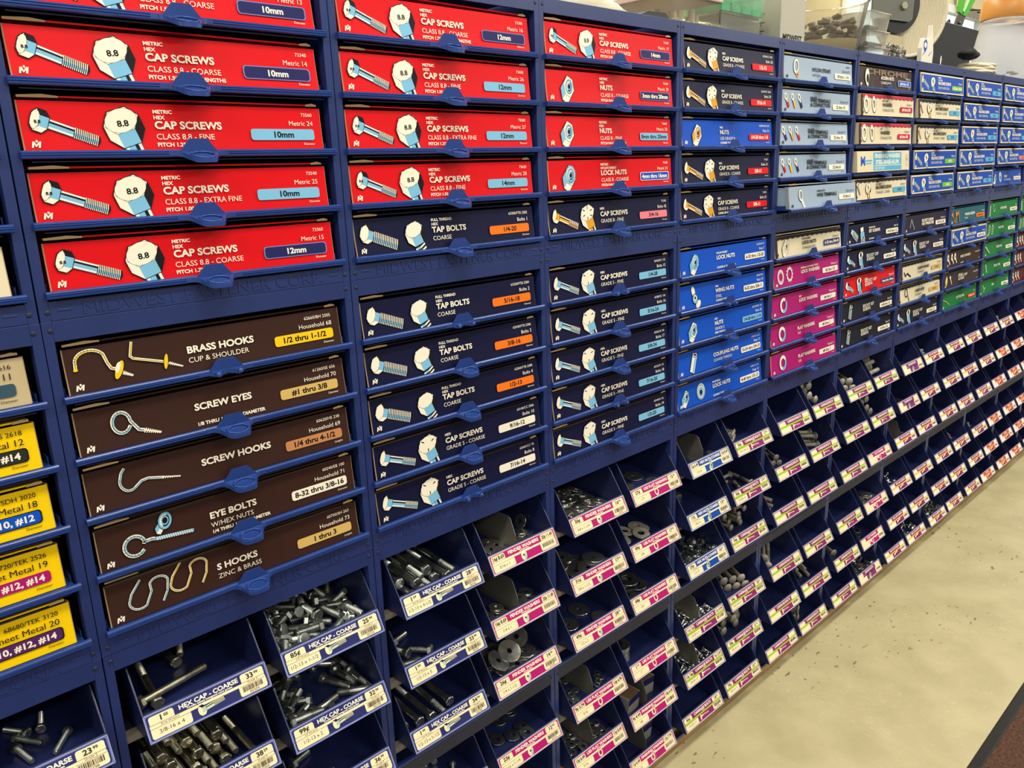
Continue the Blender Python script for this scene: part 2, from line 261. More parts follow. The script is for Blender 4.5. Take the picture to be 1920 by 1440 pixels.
'N_few':('N','342,531,216,7,66,-24,-71;164,755,234,40,43,-55,-60;-406,943,214,4,-92,-38,-2'),
'N_div':('N','189,605,186,4,-92,-40,-2;-308,649,225,55,-51,48,-45;632,144,148,64,3,-3,77'),
'cs_div':('cs','413,-237,111,49,62,45,42;-261,693,188,37,-40,66,-52;122,604,180,55,-18,-71,-39;-228,835,201,37,-71,-24,55;65,386,162,57,76,19,-24;-60,346,159,53,61,50,-33;707,194,147,66,-68,-26,-18;-141,-172,116,20,-21,-75,60;698,-237,112,62,-4,-76,18;-722,-62,125,63,5,-75,-21;648,-80,124,49,-53,-54,43;-813,1518,256,25,18,-76,57;412,-21,129,14,30,72,-61;-683,846,200,49,65,-44,38;264,199,147,45,57,50,47;-716,-157,117,65,-44,-60,15;303,33,133,65,-70,-21,-22;-131,56,135,68,-62,39,7;515,311,156,61,-72,-10,-30;-694,152,143,62,-47,56,28;596,128,141,5,7,73,68;-185,731,191,66,-26,-70,-8;180,-25,128,61,72,-30,14;-364,217,148,62,2,-76,17;178,735,191,54,68,37,34;-625,682,187,57,54,-56,25;613,405,164,9,-9,-78,62;-472,112,140,9,76,-7,-65;614,846,200,19,-75,-8,63;-388,-215,115,53,-39,-65,38;816,1275,236,63,-71,-17,-26;-367,10,131,13,76,-2,-63;816,151,143,41,41,66,-47;-802,357,160,48,66,42,-40;729,703,227,49,69,-53,-5;-403,1021,215,66,-26,-70,-8;200,837,200,56,18,75,-30;-189,444,167,43,38,-68,45;516,1949,292,54,22,-75,32;-291,1147,225,32,-34,-69,55'),
'cm_some':('cm','-619,1616,287,26,55,-52,60;259,1998,319,57,32,-66,-37;16,112,163,57,-17,69,41;583,363,184,70,-62,33,12;164,1796,302,8,73,-8,-68;403,-175,139,48,56,48,48;-231,479,193,69,-18,70,1;129,749,215,44,51,-52,-53'),
'cs_many':('cs','-535,618,182,62,0,75,25;-508,384,162,45,-8,77,-44;518,713,189,26,-63,43,-59;-684,248,151,67,-66,30,15;-585,204,178,40,-55,63,-38;-338,-196,114,34,-67,35,-56;406,864,202,10,-69,-28,-66;0,717,190,26,-17,-71,-63;259,-156,118,22,22,75,-58;-376,6,131,50,-65,33,47;559,503,172,47,60,-47,-44;-148,605,181,68,-58,45,2;-188,371,161,42,-44,62,-49;34,335,158,58,-73,3,36;-650,-167,117,50,29,72,-38;-22,989,212,43,69,36,-45;-558,1053,218,67,-71,-15,12;-72,-145,150,55,-12,-83,4;-174,687,187,60,49,-61,20;339,30,133,48,-32,-65,-49;389,484,171,60,73,-28,16;212,1062,217,58,-73,6,35;515,-22,129,62,1,-75,-25;-249,1123,223,6,75,-11,-65;-525,-92,123,13,31,72,-61;170,994,255,43,-29,-82,24;-197,1735,274,67,-65,-33,-13;27,-104,122,26,-17,-71,-63;251,1256,234,9,35,-70,62;385,1090,221,57,37,-66,-32;54,99,139,16,20,-70,-66;-737,17,132,20,-58,-50,61')}
# ------------------------------------------------------------------ printed pictures (drawn as layered ink shapes)
def hull(pts):
    pts=sorted(set((round(a,5),round(b,5)) for a,b in pts))
    def half(ps):
        h=[]
        for p in ps:
            while len(h)>1 and (h[-1][0]-h[-2][0])*(p[1]-h[-2][1])-(h[-1][1]-h[-2][1])*(p[0]-h[-2][0])<=0:h.pop()
            h.append(p)
        return h
    a=half(pts);b=half(pts[::-1]);return a[:-1]+b[:-1]
def grow(pts,e):
    cx=sum(p[0] for p in pts)/len(pts);cy=sum(p[1] for p in pts)/len(pts)
    return [(x+e*(x-cx)/(math.hypot(x-cx,y-cy)+1e-9),y+e*(y-cy)/(math.hypot(x-cx,y-cy)+1e-9)) for x,y in pts]
def bolt(A,hx,hy,tx,ty,r,sr,thick,fs,c1='cream',c2='lb',thread=.5,ribs=12,sides=6,mark=None,rot=0,e=.018):
    """bolt seen from its head: head centre h, tip t, head radius r, shank radius sr, head thickness, foreshortening"""
    L=math.hypot(tx-hx,ty-hy);ax,ay=(tx-hx)/L,(ty-hy)/L;nx,ny=-ay,ax
    def P(a,n): return (hx+ax*a+nx*n,hy+ay*a+ny*n)
    face=[P(fs*r*math.sin(2*PI*i/sides+rot),r*math.cos(2*PI*i/sides+rot)) for i in range(sides)]
    back=[P(thick+fs*r*math.sin(2*PI*i/sides+rot),r*math.cos(2*PI*i/sides+rot)) for i in range(sides)]
    ts=thick+(L-thick)*(1-thread)
    A.poly(grow([P(thick*.6,-sr),P(L,-sr),P(L+sr*fs*.8,0),P(L,sr),P(thick*.6,sr)],e),'black')
    A.poly([P(thick*.6,-sr),P(ts,-sr),P(ts,sr),P(thick*.6,sr)],c2)
    A.poly([P(thick*.6,-sr*.95),P(ts,-sr*.95),P(ts,-sr*.62),P(thick*.6,-sr*.62)],c1)
    A.poly([P(thick*.6,-sr*.62),P(ts,-sr*.62),P(ts,-sr*.2),P(thick*.6,-sr*.2)],'black')
    A.poly([P(thick*.6,sr*.55),P(ts,sr*.55),P(ts,sr*.9),P(thick*.6,sr*.9)],c1)
    if thread>0:
        A.up()
        for i in range(ribs):
            a=ts+(L-ts)*i/ribs;w=(L-ts)/ribs
            A.poly([P(a+w*.1,-sr*1.12),P(a+w*.55,-sr*1.12),P(a+w*1.0,0),P(a+w*.9,sr*1.12),P(a+w*.45,sr*1.12),P(a+w*.5,0)],c1,False)
        A.up()
        for i in range(ribs):
            a=ts+(L-ts)*i/ribs;w=(L-ts)/ribs
            A.poly([P(a+w*.45,0),P(a+w*.95,0),P(a+w*.85,sr*.8),P(a+w*.4,sr*.8)],c2,False)
    A.poly(grow(hull(face+back),e),'black')
    A.poly(hull(face+back),c1)
    for i in range(sides):
        j=(i+1)%sides;mid=2*PI*(i+.5)/sides+rot
        if math.sin(mid)>-.2:
            q=math.cos(mid);A.poly([face[i],face[j],back[j],back[i]],'black' if q<-.4 else (c2 if q<.75 else c1),True)
    if sides<9:
        A.poly(grow(face,e*.25),'black')
    A.poly(grow(face,-e*.3),c1)
    if sides==6 and r>.15:
        el=lambda k:[P(fs*r*k*math.sin(2*PI*i/24),r*k*math.cos(2*PI*i/24)) for i in range(24)]
        A.poly(el(.90),'black');A.poly(el(.90-e*.45/r),c1)
    return face
def pic_cap(A,c1='cream',c2='lb',tap=False,mark='88'):
    if tap:
        bolt(A,.30,.38,1.36,.78,.25,.135,.16,.62,c1,c2,.92,15)
        bolt(A,1.98,.40,2.32,1.35,.34,.17,.26,.68,c1,c2,.72,5)
    else:
        bolt(A,.27,.36,1.42,.80,.225,.098,.17,.42,c1,c2,.46,13)
        bolt(A,1.95,.37,2.28,1.35,.40,.185,.30,.70,c1,c2,.0)
    if mark=='88':
        A.text('8.8',1.86,.50,.12,'black',bold=1,rot=-.1);A.text('8.8',.245,.44,.06,'black',bold=1)
    elif mark:
        for k in range(int(mark)):
            a=k*2*PI/int(mark)-.5;r0,r1=.2,.32
            if not tap:A.stroke([(1.96+.85*r0*math.cos(a),.37+.72*r0*math.sin(a)),(1.96+.85*r1*math.cos(a),.37+.72*r1*math.sin(a))],.035,'black')
def pic_nut(A,cx=1.05,cy=.5,r=.36,c1='cream',c2='lb',collar=False):
    rot=.35;R=lambda a,k,dx=0,dy=0:(cx+dx+k*.72*math.cos(a+rot),cy+dy+k*math.sin(a+rot))
    f=[R(2*PI*i/6,r) for i in range(6)];d=(-.16,.18);b=[(x+d[0],y+d[1]) for x,y in f]
    A.poly(grow(hull(f+b),.02),'black');A.poly(hull(f+b),c2)
    for i in range(6):
        j=(i+1)%6;q=math.cos(2*PI*(i+.5)/6+rot+.6)
        if q<.1:A.poly([f[i],f[j],b[j],b[i]],c1 if i%2 else c2)
    A.poly(grow(f,.008),'black');A.poly(grow(f,-.008),c1)
    if collar:A.ring(cx,cy-.02,.25,.31,.8,c2,.2)
    A.ell(cx+.01,cy,.175,.235,'black',.2);A.ring(cx+.01,cy,.16,.215,.7,c2,.2);A.ring(cx+.01,cy,.12,.165,.75,c1,.2,2,5);A.ring(cx+.01,cy,.09,.11,.7,c2,.2)
def pic_wing(A):
    A.ell(.98,.28,.12,.22,'cream',-.3);A.ell(1.32,.84,.14,.2,'cream',.9);A.ell(1.1,.6,.2,.22,'black');A.ell(1.1,.6,.17,.19,'lb');A.ell(1.1,.56,.11,.12,'cream');A.ell(1.1,.56,.06,.07,'black')
def pic_coupling(A):
    f=[(.92+.13*math.cos(PI*i/3),.84) for i in range(2)]
    A.stroke([(.98,.86),(1.25,.2)],.36,'black');A.stroke([(.98,.86),(1.25,.2)],.32,'cream');A.stroke([(1.05,.9),(1.32,.22)],.11,'lb');A.ell(1.27,.2,.16,.11,'black',-.2);A.ell(1.27,.2,.13,.085,'cream',-.2);A.ell(1.27,.2,.08,.05,'black')
def pic_nuts2(A): pic_nut(A,.62,.5,.3);A.ell(1.72,.48,.3,.36,'cream');A.ell(1.72,.5,.2,.24,'lb');A.ring(1.72,.5,.26,.32,.9,'black');A.ell(1.72,.52,.1,.12,'black')
def tooth(A,cx,cy,rx,ry,inner):
    A.up()
    n=12
    for i in range(n):
        a=2*PI*i/n;w=.13;k0,k1=(.72,.52) if inner else (.95,1.2)
        A.poly([(cx+rx*k0*math.cos(a-w),cy+ry*k0*math.sin(a-w)),(cx+rx*k1*math.cos(a-w),cy+ry*k1*math.sin(a-w)),(cx+rx*k1*math.cos(a+w),cy+ry*k1*math.sin(a+w)),(cx+rx*k0*math.cos(a+w),cy+ry*k0*math.sin(a+w))],'cream',False)
    A.ring(cx,cy,rx,ry,.74,'cream');A.ring(cx,cy,rx*.9,ry*.9,.92,'lb')
def pic_lock2(A): tooth(A,.62,.5,.3,.36,True);tooth(A,1.5,.45,.27,.32,False)
def pic_washer(A,split=False):
    A.ring(1.1,.5,.36,.4,.55,'black');A.ring(1.1,.5,.34,.38,.58,'cream');A.ring(1.1,.5,.34,.38,.58,'lb',0,-.5,1.9)
    if split:A.poly([(1.3,.2),(1.42,.24),(1.28,.42),(1.2,.36)],'magenta')
def wire(A,pts,w,c2='lb'):
    A.stroke(pts,w,'black');A.stroke(pts,w*.78,'cream');A.stroke([(x+w*.15,y+w*.15) for x,y in pts],w*.3,c2);A.stroke([(x-w*.02,y+w*.02) for x,y in pts],w*.12,'black')
def arc(cx,cy,rx,ry,a0,a1,n=12): return [(cx+rx*math.cos(a0+(a1-a0)*i/n),cy+ry*math.sin(a0+(a1-a0)*i/n)) for i in range(n+1)]
def screwtip(A,x0,y0,x1,y1,w):
    A.stroke([(x0,y0),(x1,y1)],w*.4,'cream')
    n=8;L=math.hypot(x1-x0,y1-y0);nx,ny=-(y1-y0)/L,(x1-x0)/L
    for i in range(n):
        t=(i+.3)/n;k=w*(1-.55*t);x=x0+(x1-x0)*t;y=y0+(y1-y0)*t
        A.stroke([(x+nx*k*.6,y+ny*k*.6),(x-nx*k*.6+.02,y-ny*k*.6+.015)],w*.22,'cream')
def pic_brass(A):
    p=arc(.52,.32,.32,.24,PI*.98,2*PI*.92,12)+[(.86,.42),(.92,.55),(1.05,.6)]
    wire(A,[(.19,.46)]+p,.09,'yellow');A.ell(.19,.47,.05,.03,'yellow');screwtip(A,1.12,.68,1.35,.8,.08);A.ell(1.08,.62,.09,.24,'black',.45);A.ell(1.08,.62,.075,.22,'yellow',.45);A.ell(1.06,.56,.05,.13,'cream',.45)
    wire(A,[(1.44,.05),(1.36,.36),(1.42,.42),(2.1,.62)],.075,'yellow');screwtip(A,2.18,.66,2.5,.8,.07);A.ell(2.13,.62,.06,.2,'black',.2);A.ell(2.13,.62,.045,.18,'yellow',.2)
def pic_eye(A):
    wire(A,arc(.95,.42,.2,.24,.5,2*PI,16)+[(1.2,.5),(1.3,.66),(1.42,.7)],.1);screwtip(A,1.42,.7,1.78,.84,.1)
def pic_hook(A):
    wire(A,[(.86,.1),(.78,.2)]+arc(.92,.42,.2,.22,PI*1.1,PI*.35,10)+[(1.2,.48),(1.36,.46),(1.7,.54)],.08);screwtip(A,1.68,.53,2.1,.62,.07)
def pic_eyebolt(A):
    wire(A,arc(.8,.6,.24,.24,-.1,-2*PI+.7,16)[::-1]+[(1.0,.56),(1.2,.55),(1.45,.6)],.11);A.stroke([(1.3,.58),(2.2,.66)],.11,'black');A.stroke([(1.3,.58),(2.2,.66)],.08,'lb')
    for i in range(16):A.stroke([(1.32+.055*i,.54+.005*i),(1.34+.055*i,.63+.005*i)],.02,'cream')
    pic_nut(A,1.56,.2,.13)
def pic_s(A):
    for ox,oy,c in ((.42,.06,'lb'),(1.42,-.03,'yellow')):
        wire(A,[(ox+.36,oy+.02),(ox+.12,oy+.3)]+arc(ox+.28,oy+.52,.24,.2,PI*1.15,PI*.3,8)+[(ox+.58,oy+.38)]+arc(ox+.78,oy+.24,.22,.16,PI*1.1,PI*2.1,8)+[(ox+.95,oy+.5),(ox+.82,oy+.72)],.07,c)
def pic_strap(A): A.ring(1.1,.4,.26,.36,.62,'black',.25);A.ring(1.1,.4,.24,.34,.66,'cream',.25);A.ell(1.18,.76,.13,.13,'gold');A.ell(1.18,.76,.05,.05,'black')
def term(A,x,y,c,rot):
    ca,sa=math.cos(rot),math.sin(rot);A.ring(x,y,.13,.17,.55,'cream',rot);A.stroke([(x-sa*.16,y+ca*.16),(x-sa*.5,y+ca*.5)],.17,'black');A.stroke([(x-sa*.14,y+ca*.14),(x-sa*.26,y+ca*.26)],.1,'cream');A.stroke([(x-sa*.28,y+ca*.28),(x-sa*.5,y+ca*.5)],.14,c)
def pic_terms(A,cs=('red','yellow','navy')):
    for i,c in enumerate(cs): term(A,.3+.62*i,.3,c,-.5)
def pic_term1(A): A.ring(1.05,.4,.22,.3,.62,'black',-.2);A.ring(1.05,.4,.2,.28,.66,'cream',-.2);A.stroke([(1.16,.66),(1.34,.96)],.16,'cream')
def pic_acorn(A): A.ell(.95,.45,.24,.38,'cream',.15);A.ell(1.0,.55,.15,.22,'black',.15);A.poly([(.8,.72),(1.1,.8),(1.05,.95),(.85,.88)],'cream')
def pic_wash2(A):
    A.ring(.62,.48,.3,.42,.45,'black',-.1);A.ring(.6,.46,.29,.41,.5,'cream',-.1);A.ring(1.5,.48,.22,.4,.4,'black',-.15);A.ring(1.48,.46,.21,.39,.5,'cream',-.15)
def pic_machine(A,c1='cream'):
    bolt(A,.24,.3,1.1,.78,.2,.09,.1,.35,c1,'lb',.95,14,14);bolt(A,1.72,.4,1.92,1.3,.3,.13,.12,.72,c1,'lb',.55,6,16)
    A.stroke([(1.6,.34),(1.84,.46)],.06,'black');A.stroke([(1.78,.26),(1.66,.54)],.06,'black')
def pic_machine_ss(A):
    bolt(A,.3,.2,.62,.72,.12,.05,.08,.35,'cream','tan',.9,8,12);bolt(A,1.55,.42,1.72,1.3,.28,.13,.12,.72,'cream','tan',.5,6,16)
    A.stroke([(1.44,.36),(1.66,.48)],.05,'black');A.stroke([(1.6,.28),(1.5,.56)],.05,'black')
def pic_set(A): bolt(A,.5,.35,1.2,.78,.19,.17,.14,.45,thread=.85,sides=4,rot=.78);bolt(A,1.75,.3,1.9,1.3,.26,.24,.3,.6,thread=.7,ribs=6,sides=4,rot=.78)
def pic_socket(A):
    bolt(A,.35,.36,1.15,.8,.19,.09,.26,.5,thread=.6,sides=16);bolt(A,1.9,.28,2.1,1.35,.28,.16,.45,.62,thread=.3,ribs=3,sides=18);A.ell(1.9,.28,.11,.14,'black',.2)
def pic_sset(A): bolt(A,1.15,.2,.9,.86,.17,.165,.06,.6,thread=.9,ribs=10,sides=16);A.ell(1.15,.2,.08,.09,'black')
def pic_wrench(A): wire(A,[(.8,.7),(1.05,.22),(1.45,.82)],.07)
def pic_wood(A):
    bolt(A,.3,.3,.72,.88,.18,.07,.08,.4,'copper','gold',.8,8,12);bolt(A,1.1,.3,.82,.95,.22,.12,.1,.5,'copper','gold',.8,8,12);bolt(A,1.4,.22,1.62,.9,.14,.08,.08,.5,'copper','gold',.8,8,12)
def pic_shelf(A):
    for x in (.3,1.0,1.6): A.ell(x,.35,.16,.24,'cream',.3);A.stroke([(x+.05,.45),(x+.3,.8)],.12,'cream');A.ell(x,.35,.06,.1,'black',.3)
def pic_storm(A): A.ell(.4,.5,.18,.34,'yellow',.2);A.ell(.42,.5,.08,.18,'cream',.2);screwtip(A,1.1,.3,1.4,.8,.14);A.ell(1.1,.3,.12,.1,'cream')
def pic_pin(A,k=0):
    if k==0:A.stroke([(.35,.2),(.25,.85)],.12,'cream');A.stroke(arc(1.2,.4,.22,.24,0,PI*1.6,10),.04,'cream')
    elif k==1:
        for x in (.4,1.1):A.stroke([(x,.85),(x+.1,.3),(x+.25,.15),(x+.4,.35),(x+.1,.85)],.05,'cream')
    elif k==2:A.stroke([(.3,.3),(1.1,.8)],.14,'cream');A.stroke([(.34,.36),(1.1,.84)],.06,'black')
    elif k==3:A.ell(.9,.5,.1,.34,'cream',-.3);A.ell(.92,.5,.05,.24,'boxgreen',-.3)
    else:A.stroke([(.7,.3),(.9,.6),(1.2,.5)],.05,'cream');A.stroke([(.8,.8),(.95,.55)],.05,'cream')
def pic_pinlong(A): A.stroke([(.2,.35),(.8,.5),(1.4,.8)],.06,'tan')
def pic_finish(A):
    A.rect(1.9,.06,5.45,.96,'sky');A.text('FINISHING WASHERS',3.68,.34,.2,'cream','c',1,3.2);A.text('STEEL-BRASS-ALUM.',3.68,.64,.2,'cream','c',1,3.2);A.rect(2.0,.70,5.35,.73,'cream');A.text('ASSORTMENT',2.05,.91,.13,'cream')
    A.text('M',.4,.68,.42,'blue',bold=1);A.rect(.85,.42,1.75,.5,'sky');A.rect(.85,.56,1.65,.62,'sky');A.ell(6.2,.5,.2,.3,'grey');A.ell(6.2,.5,.16,.26,'boxcream');A.ell(6.2,.46,.07,.1,'grey')
def scallop(A,c,dark='black'):
    A.poly([(0,0),(7,0),(7,.1),(0,.1)],c)
    for i in range(14): A.ell(.25+.5*i,.1,.25,.07,c,n=12)
    A.poly([(6.2,0),(7.1,0),(7.1,.34),(6.9,.2),(6.6,.18),(6.4,.1)],dark);A.rect(.0,0,.22,1,'dkbrown')
def pic_chrome(A):
    A.text('CHROME',3.5,.32,.25,'chrome','c',1,6.7,0,0,3.6)
    rnd=random.Random(5)
    for i in range(26):
        x=rnd.uniform(0,7);A.stroke([(x,rnd.uniform(.35,.6)),(x+rnd.uniform(-.1,.1),1)],.02,'brown')
PICS={'cap88':lambda A:pic_cap(A),'cap5':lambda A:pic_cap(A,mark=3),'cap8':lambda A:pic_cap(A,'cream','gold',False,6),'tap':lambda A:pic_cap(A,tap=True,mark=None),'nut':pic_nut,'nutg':lambda A:pic_nut(A,c2='gold'),
'lock':lambda A:pic_nut(A,collar=True),'wing':pic_wing,'coup':pic_coupling,'nuts2':pic_nuts2,'lockw':pic_lock2,'split':lambda A:pic_washer(A,True),'flat':pic_washer,'brass':pic_brass,'eye':pic_eye,'hook':pic_hook,'eyebolt':pic_eyebolt,
's':pic_s,'strap':pic_strap,'terms':pic_terms,'terms2':lambda A:pic_terms(A,('navy','gold','red')),'term1':pic_term1,'acorn':lambda A:(pic_chrome(A),pic_acorn(A)),'wash2':lambda A:(scallop(A,'crimson'),pic_wash2(A)),'finish':pic_finish,
'mach':pic_machine,'machss':lambda A:(scallop(A,'black'),pic_machine_ss(A)),'lockss':lambda A:(scallop(A,'black'),pic_nut(A,c2='boxcream')),'set':pic_set,'socket':pic_socket,'sset':pic_sset,'wrench':pic_wrench,
'hookss':lambda A:(scallop(A,'black'),A.stroke([(.5,.5),(.7,.75),(1.0,.6),(1.5,.85)],.09,'black')),'eyess':lambda A:(scallop(A,'black'),A.stroke(arc(1.2,.4,.2,.26,.8,2*PI,12)+[(1.4,.5),(1.6,.95)],.07,'black')),
'wood':pic_wood,'shelf':pic_shelf,'storm':pic_storm,'pinlong':pic_pinlong,'none':lambda A:None,**{'pin%d'%k:(lambda A,k=k:pic_pin(A,k)) for k in range(5)}}

# ------------------------------------------------------------------ cardboard boxes
BW=.9*W;BH=.1305*W;BD=.265
def make_box(spec,ci,tier,i,z,rnd):
    base,small,title,sub,pitch,code,name,badge,btxt,pic,label=spec
    proud=pic in('mach','machss','finish','wash2') and ci>=6
    border=pic in('mach',) or (pic=='finish')
    lean=.005+rnd.uniform(-.001,.002);hh=BH*(1.06 if proud else 1)
    bm=mat('board_'+base,INK[base],.45,noise=.05,scale=6);bm.node_tree.nodes['Principled BSDF'].inputs['Specular IOR Level'].default_value=.18;kr=mat('kraft_edge',INK['kraft'],.8);inn=mat('board_inside',(110,92,70),.9)
    b=MB();n=8;w2=BW/2
    # front panel, gently bowed, leaning back at the top, kraft edges at both ends
    def yf(v): return lean*v+.0007*math.sin(v*PI)
    fr=[]
    for k in range(n+1): v=k/n;fr.append((yf(v),v*hh))
    vs=[(x,y,zz) for y,zz in fr for x in (-w2,w2)]
    b.add(vs,[(2*k,2*k+1,2*k+3,2*k+2) for k in range(n)],bm,True)
    for sx in (-1,1):
        bow=[.0012+.0022*math.sin(k/n*PI)**.7 for k in range(n+1)]
        vs=[];
        for k,(y,zz) in enumerate(fr): vs+=[(sx*w2,y,zz),(sx*(w2+.0013),y+.0012,zz+.0002),(sx*(w2-.0012+bow[k]*.35),y+.012,zz)]
        b.add(vs,[(3*k,3*k+1,3*k+4,3*k+3) for k in range(n)],kr);b.add(vs,[(3*k+1,3*k+2,3*k+5,3*k+4) for k in range(n)],bm)
        b.add([(sx*(w2-.0008),.012,0),(sx*(w2-.0008),BD,0),(sx*(w2-.0008),BD,hh-.004),(sx*(w2-.0008),.012+lean,hh-.002)],[(0,1,2,3)],bm)
    b.add([(-w2,BD,0),(w2,BD,0),(w2,BD,hh-.004),(-w2,BD,hh-.004)],[(0,1,2,3)],bm)
    b.add([(-w2,.001,.0002),(w2,.001,.0002),(w2,BD,.0002),(-w2,BD,.0002)],[(0,1,2,3)],bm)
    b.add([(-w2,lean+.0045,hh-.004),(w2,lean+.0045,hh-.004),(w2,BD,hh-.004),(-w2,BD,hh-.004)],[(0,1,2,3)],inn)
    b.add([(-w2,lean,hh),(w2,lean,hh),(w2,lean+.0045,hh-.004),(-w2,lean+.0045,hh-.004)],[(0,1,2,3)],mat('board_fold_'+base,INK[base],.5))
    x=X(ci-.5)-.003+rnd.uniform(-.0012,.0012);y=.001+rnd.uniform(-.0005,.001)
    if proud: y=-.0105
    if (ci,tier,i)==(5,'u',4): y=-.034
    if (ci,tier,i)==(5,'m',4): y=-.006
    root=b.obj('fastener_box',None,(x,y,z+.0004));root.rotation_euler.z=rnd.uniform(-.002,.002)
    tag(root,label,'box','boxes of fasteners in the cabinet drawers')
    # lid: thin flap standing a little above the front panel with notched kraft corners
    g=.0046+rnd.uniform(-.0006,.0012);l=MB();t=.0021
    if not border and not proud:
        tilt=rnd.uniform(-.0008,.0008)
        l.add([(-w2+.001,lean+.001,hh+g+tilt),(w2-.004,lean+.001,hh+g*.62-tilt),(w2-.004,BD,hh-.0028),(-w2+.001,BD,hh-.0028)]+[(-w2+.001,lean+.001,hh+g+tilt+t),(w2-.004,lean+.001,hh+g*.62-tilt+t),(w2-.004,BD,hh-.0028+t),(-w2+.001,BD,hh-.0028+t)],
            [(3,2,1,0),(4,5,6,7),(0,1,5,4),(1,2,6,5),(2,3,7,6),(3,0,4,7)],bm)
        for xa,xb,gz in ((-w2+.001,-w2+.045,g+tilt),(w2-.022,w2-.004,g*.62-tilt)):
            l.add([(xa,lean-.0003,hh+gz-.0006),(xb,lean-.0003,hh+gz-.0004),(xb,lean-.0003,hh+gz+t*.8),(xa+(xb-xa)*.6,lean-.0006,hh+gz+t*1.7),(xa,lean-.0003,hh+gz+t)],[(0,1,2,3,4)],kr)
    else:
        l.box(-w2,w2,lean+.0005,BD,hh-.0036,hh+.0004,mat('ink_boxcream',INK['boxcream'],.42))
    l.obj('lid',root)
    # printed front
    TL=.001 if pic=='acorn' else (.0005 if pic in('wash2','machss','lockss','hookss','eyess') else .0002)
    def place(o):
        if o is not None:
            o.rotation_euler.x=-math.atan2(lean,hh);o.location=(-w2,-.0009,0)
        return o
    AR=BW/hh;k=AR/7.0
    A=Art(BW,hh,.0001)
    if border:
        A.rect(0,0,AR,1,'boxcream');A.rect(.06,.07,AR-.06,.93,base)
    PICS[pic](A);A.ar=AR
    o=place(A.obj('printed_picture',root))
    dark=base in('boxcream','lblue','boxyellow','boxtan');tc='black' if dark else 'cream'
    if pic!='finish':
        T=Art(BW,hh,TL);u=lambda f:f*AR
        tl=title.split('|');yy=.53 if len(small)>1 or len(tl)<2 else .46
        for q,s in enumerate(small): T.text(s,u(.385),(.205 if len(small)>1 else .30)+.122*q,.074,tc,bold=1)
        for q,s in enumerate(tl): T.text(s,u(.385),yy+.2*q,.155,tc,bold=1,maxw=u(.30))
        y0=yy+.2*(len(tl)-1)
        T.text(sub,u(.385),y0+.23,.12,tc,maxw=u(.27));T.text(pitch,u(.385),y0+.385,.08,tc,bold=1,maxw=u(.26))
        place(T.obj('title_lettering',root))
        R=Art(BW,hh,TL)
        kz=1.25 if ci==0 else 1
        R.text(code,u(.965),.205,.08*kz,tc,'r',maxw=u(.2*kz*1.1));R.text(name,u(.965),.425,.11*kz,tc,'r',maxw=u(.2*kz*1.1))
        R.text('Lengths' if 'Lengths' in label or (ci==1 and tier=='m' and i in(2,4)) else 'Diameter',u(.965),.89,.052,tc,'r')
        place(R.obj('stock_lettering',root))
        if btxt:
            wide=len(btxt)>11 or ci in(1,) ;x0=.715 if ci>0 else .58
            Bd=Art(BW,hh,TL+.00004);Bd.rect(u(x0)-.03,.49,u(.966)+.03,.795,'lav' if badge=='navy' else tc if badge!='cream' else 'black',.08) if badge in('navy','blue','purple','charcoal') else None
            Bd.rect(u(x0),.51,u(.966),.775,badge,.07);bo=place(Bd.obj('size_badge',root))
            Bt=Art(BW,hh,Bd.lay+.00004);lc='cream' if badge in('navy','blue','red','crimson','purple','charcoal','dteal','magenta','green') else 'black'
            (Bt.text(btxt,u(.948),.71,.135,lc,'r',1,maxw=u(.255)) if ci==0 and len(btxt)>4 else Bt.text(btxt,u((x0+.966)/2),.71,.135,lc,'c',1,maxw=u(.966-x0)-.15))
            bt=Bt.obj('badge_lettering',bo)
        L=Art(BW,hh,TL+.0001);mx=u(.017);L.poly([(mx+.028+a*.165-.028*b,.805+b*.125) for a,b in ((0,0),(.25,0),(.5,.52),(.75,0),(1,0),(1,1),(.76,1),(.76,.42),(.55,.86),(.45,.86),(.24,.42),(.24,1),(0,1))],tc);L.poly([(mx+.085,.80),(mx+.112,.768),(mx+.139,.80),(mx+.112,.832)],tc)
        place(L.obj('maker_mark',root))
    return root

# small,title,sub,pitch,code,name,badge,badge text,picture
def red(sub,p,c,nm,bd,bt,lab): return ('red',['METRIC','HEX'],'CAP SCREWS',sub,p,c,nm,bd,bt,'cap88',lab)
def g5(sub,c,nm,bd,bt,lab): return ('dnavy',['HEX'],'CAP SCREWS',sub,'',c,nm,bd,bt,'cap5',lab)
def tap(c,nm,bt,lab): return ('dnavy',['FULL THREAD','HEX'],'TAP BOLTS','COARSE','',c,nm,'orange',bt,'tap',lab)
def g8(c,nm,bt,lab,p=''): return ('dnavy',['HEX'],'CAP SCREWS','GRADE 8 - COARSE',p,c,nm,'red',bt,'cap8',lab)
def mach(bd,lab,bt='8-32'): return ('mblue',['PHILLIPS','FLAT HEAD'],'MACHINE SCREWS','ZINC PLATED STEEL','','','Machine',bd,bt,'mach',lab)
def mss(lab,bt='8-32'): return ('boxcream',['PHILLIPS','FLAT HEAD'],'MACHINE SCREWS','STAINLESS - COARSE','','','Stainless',"sky",bt,'machss',lab)
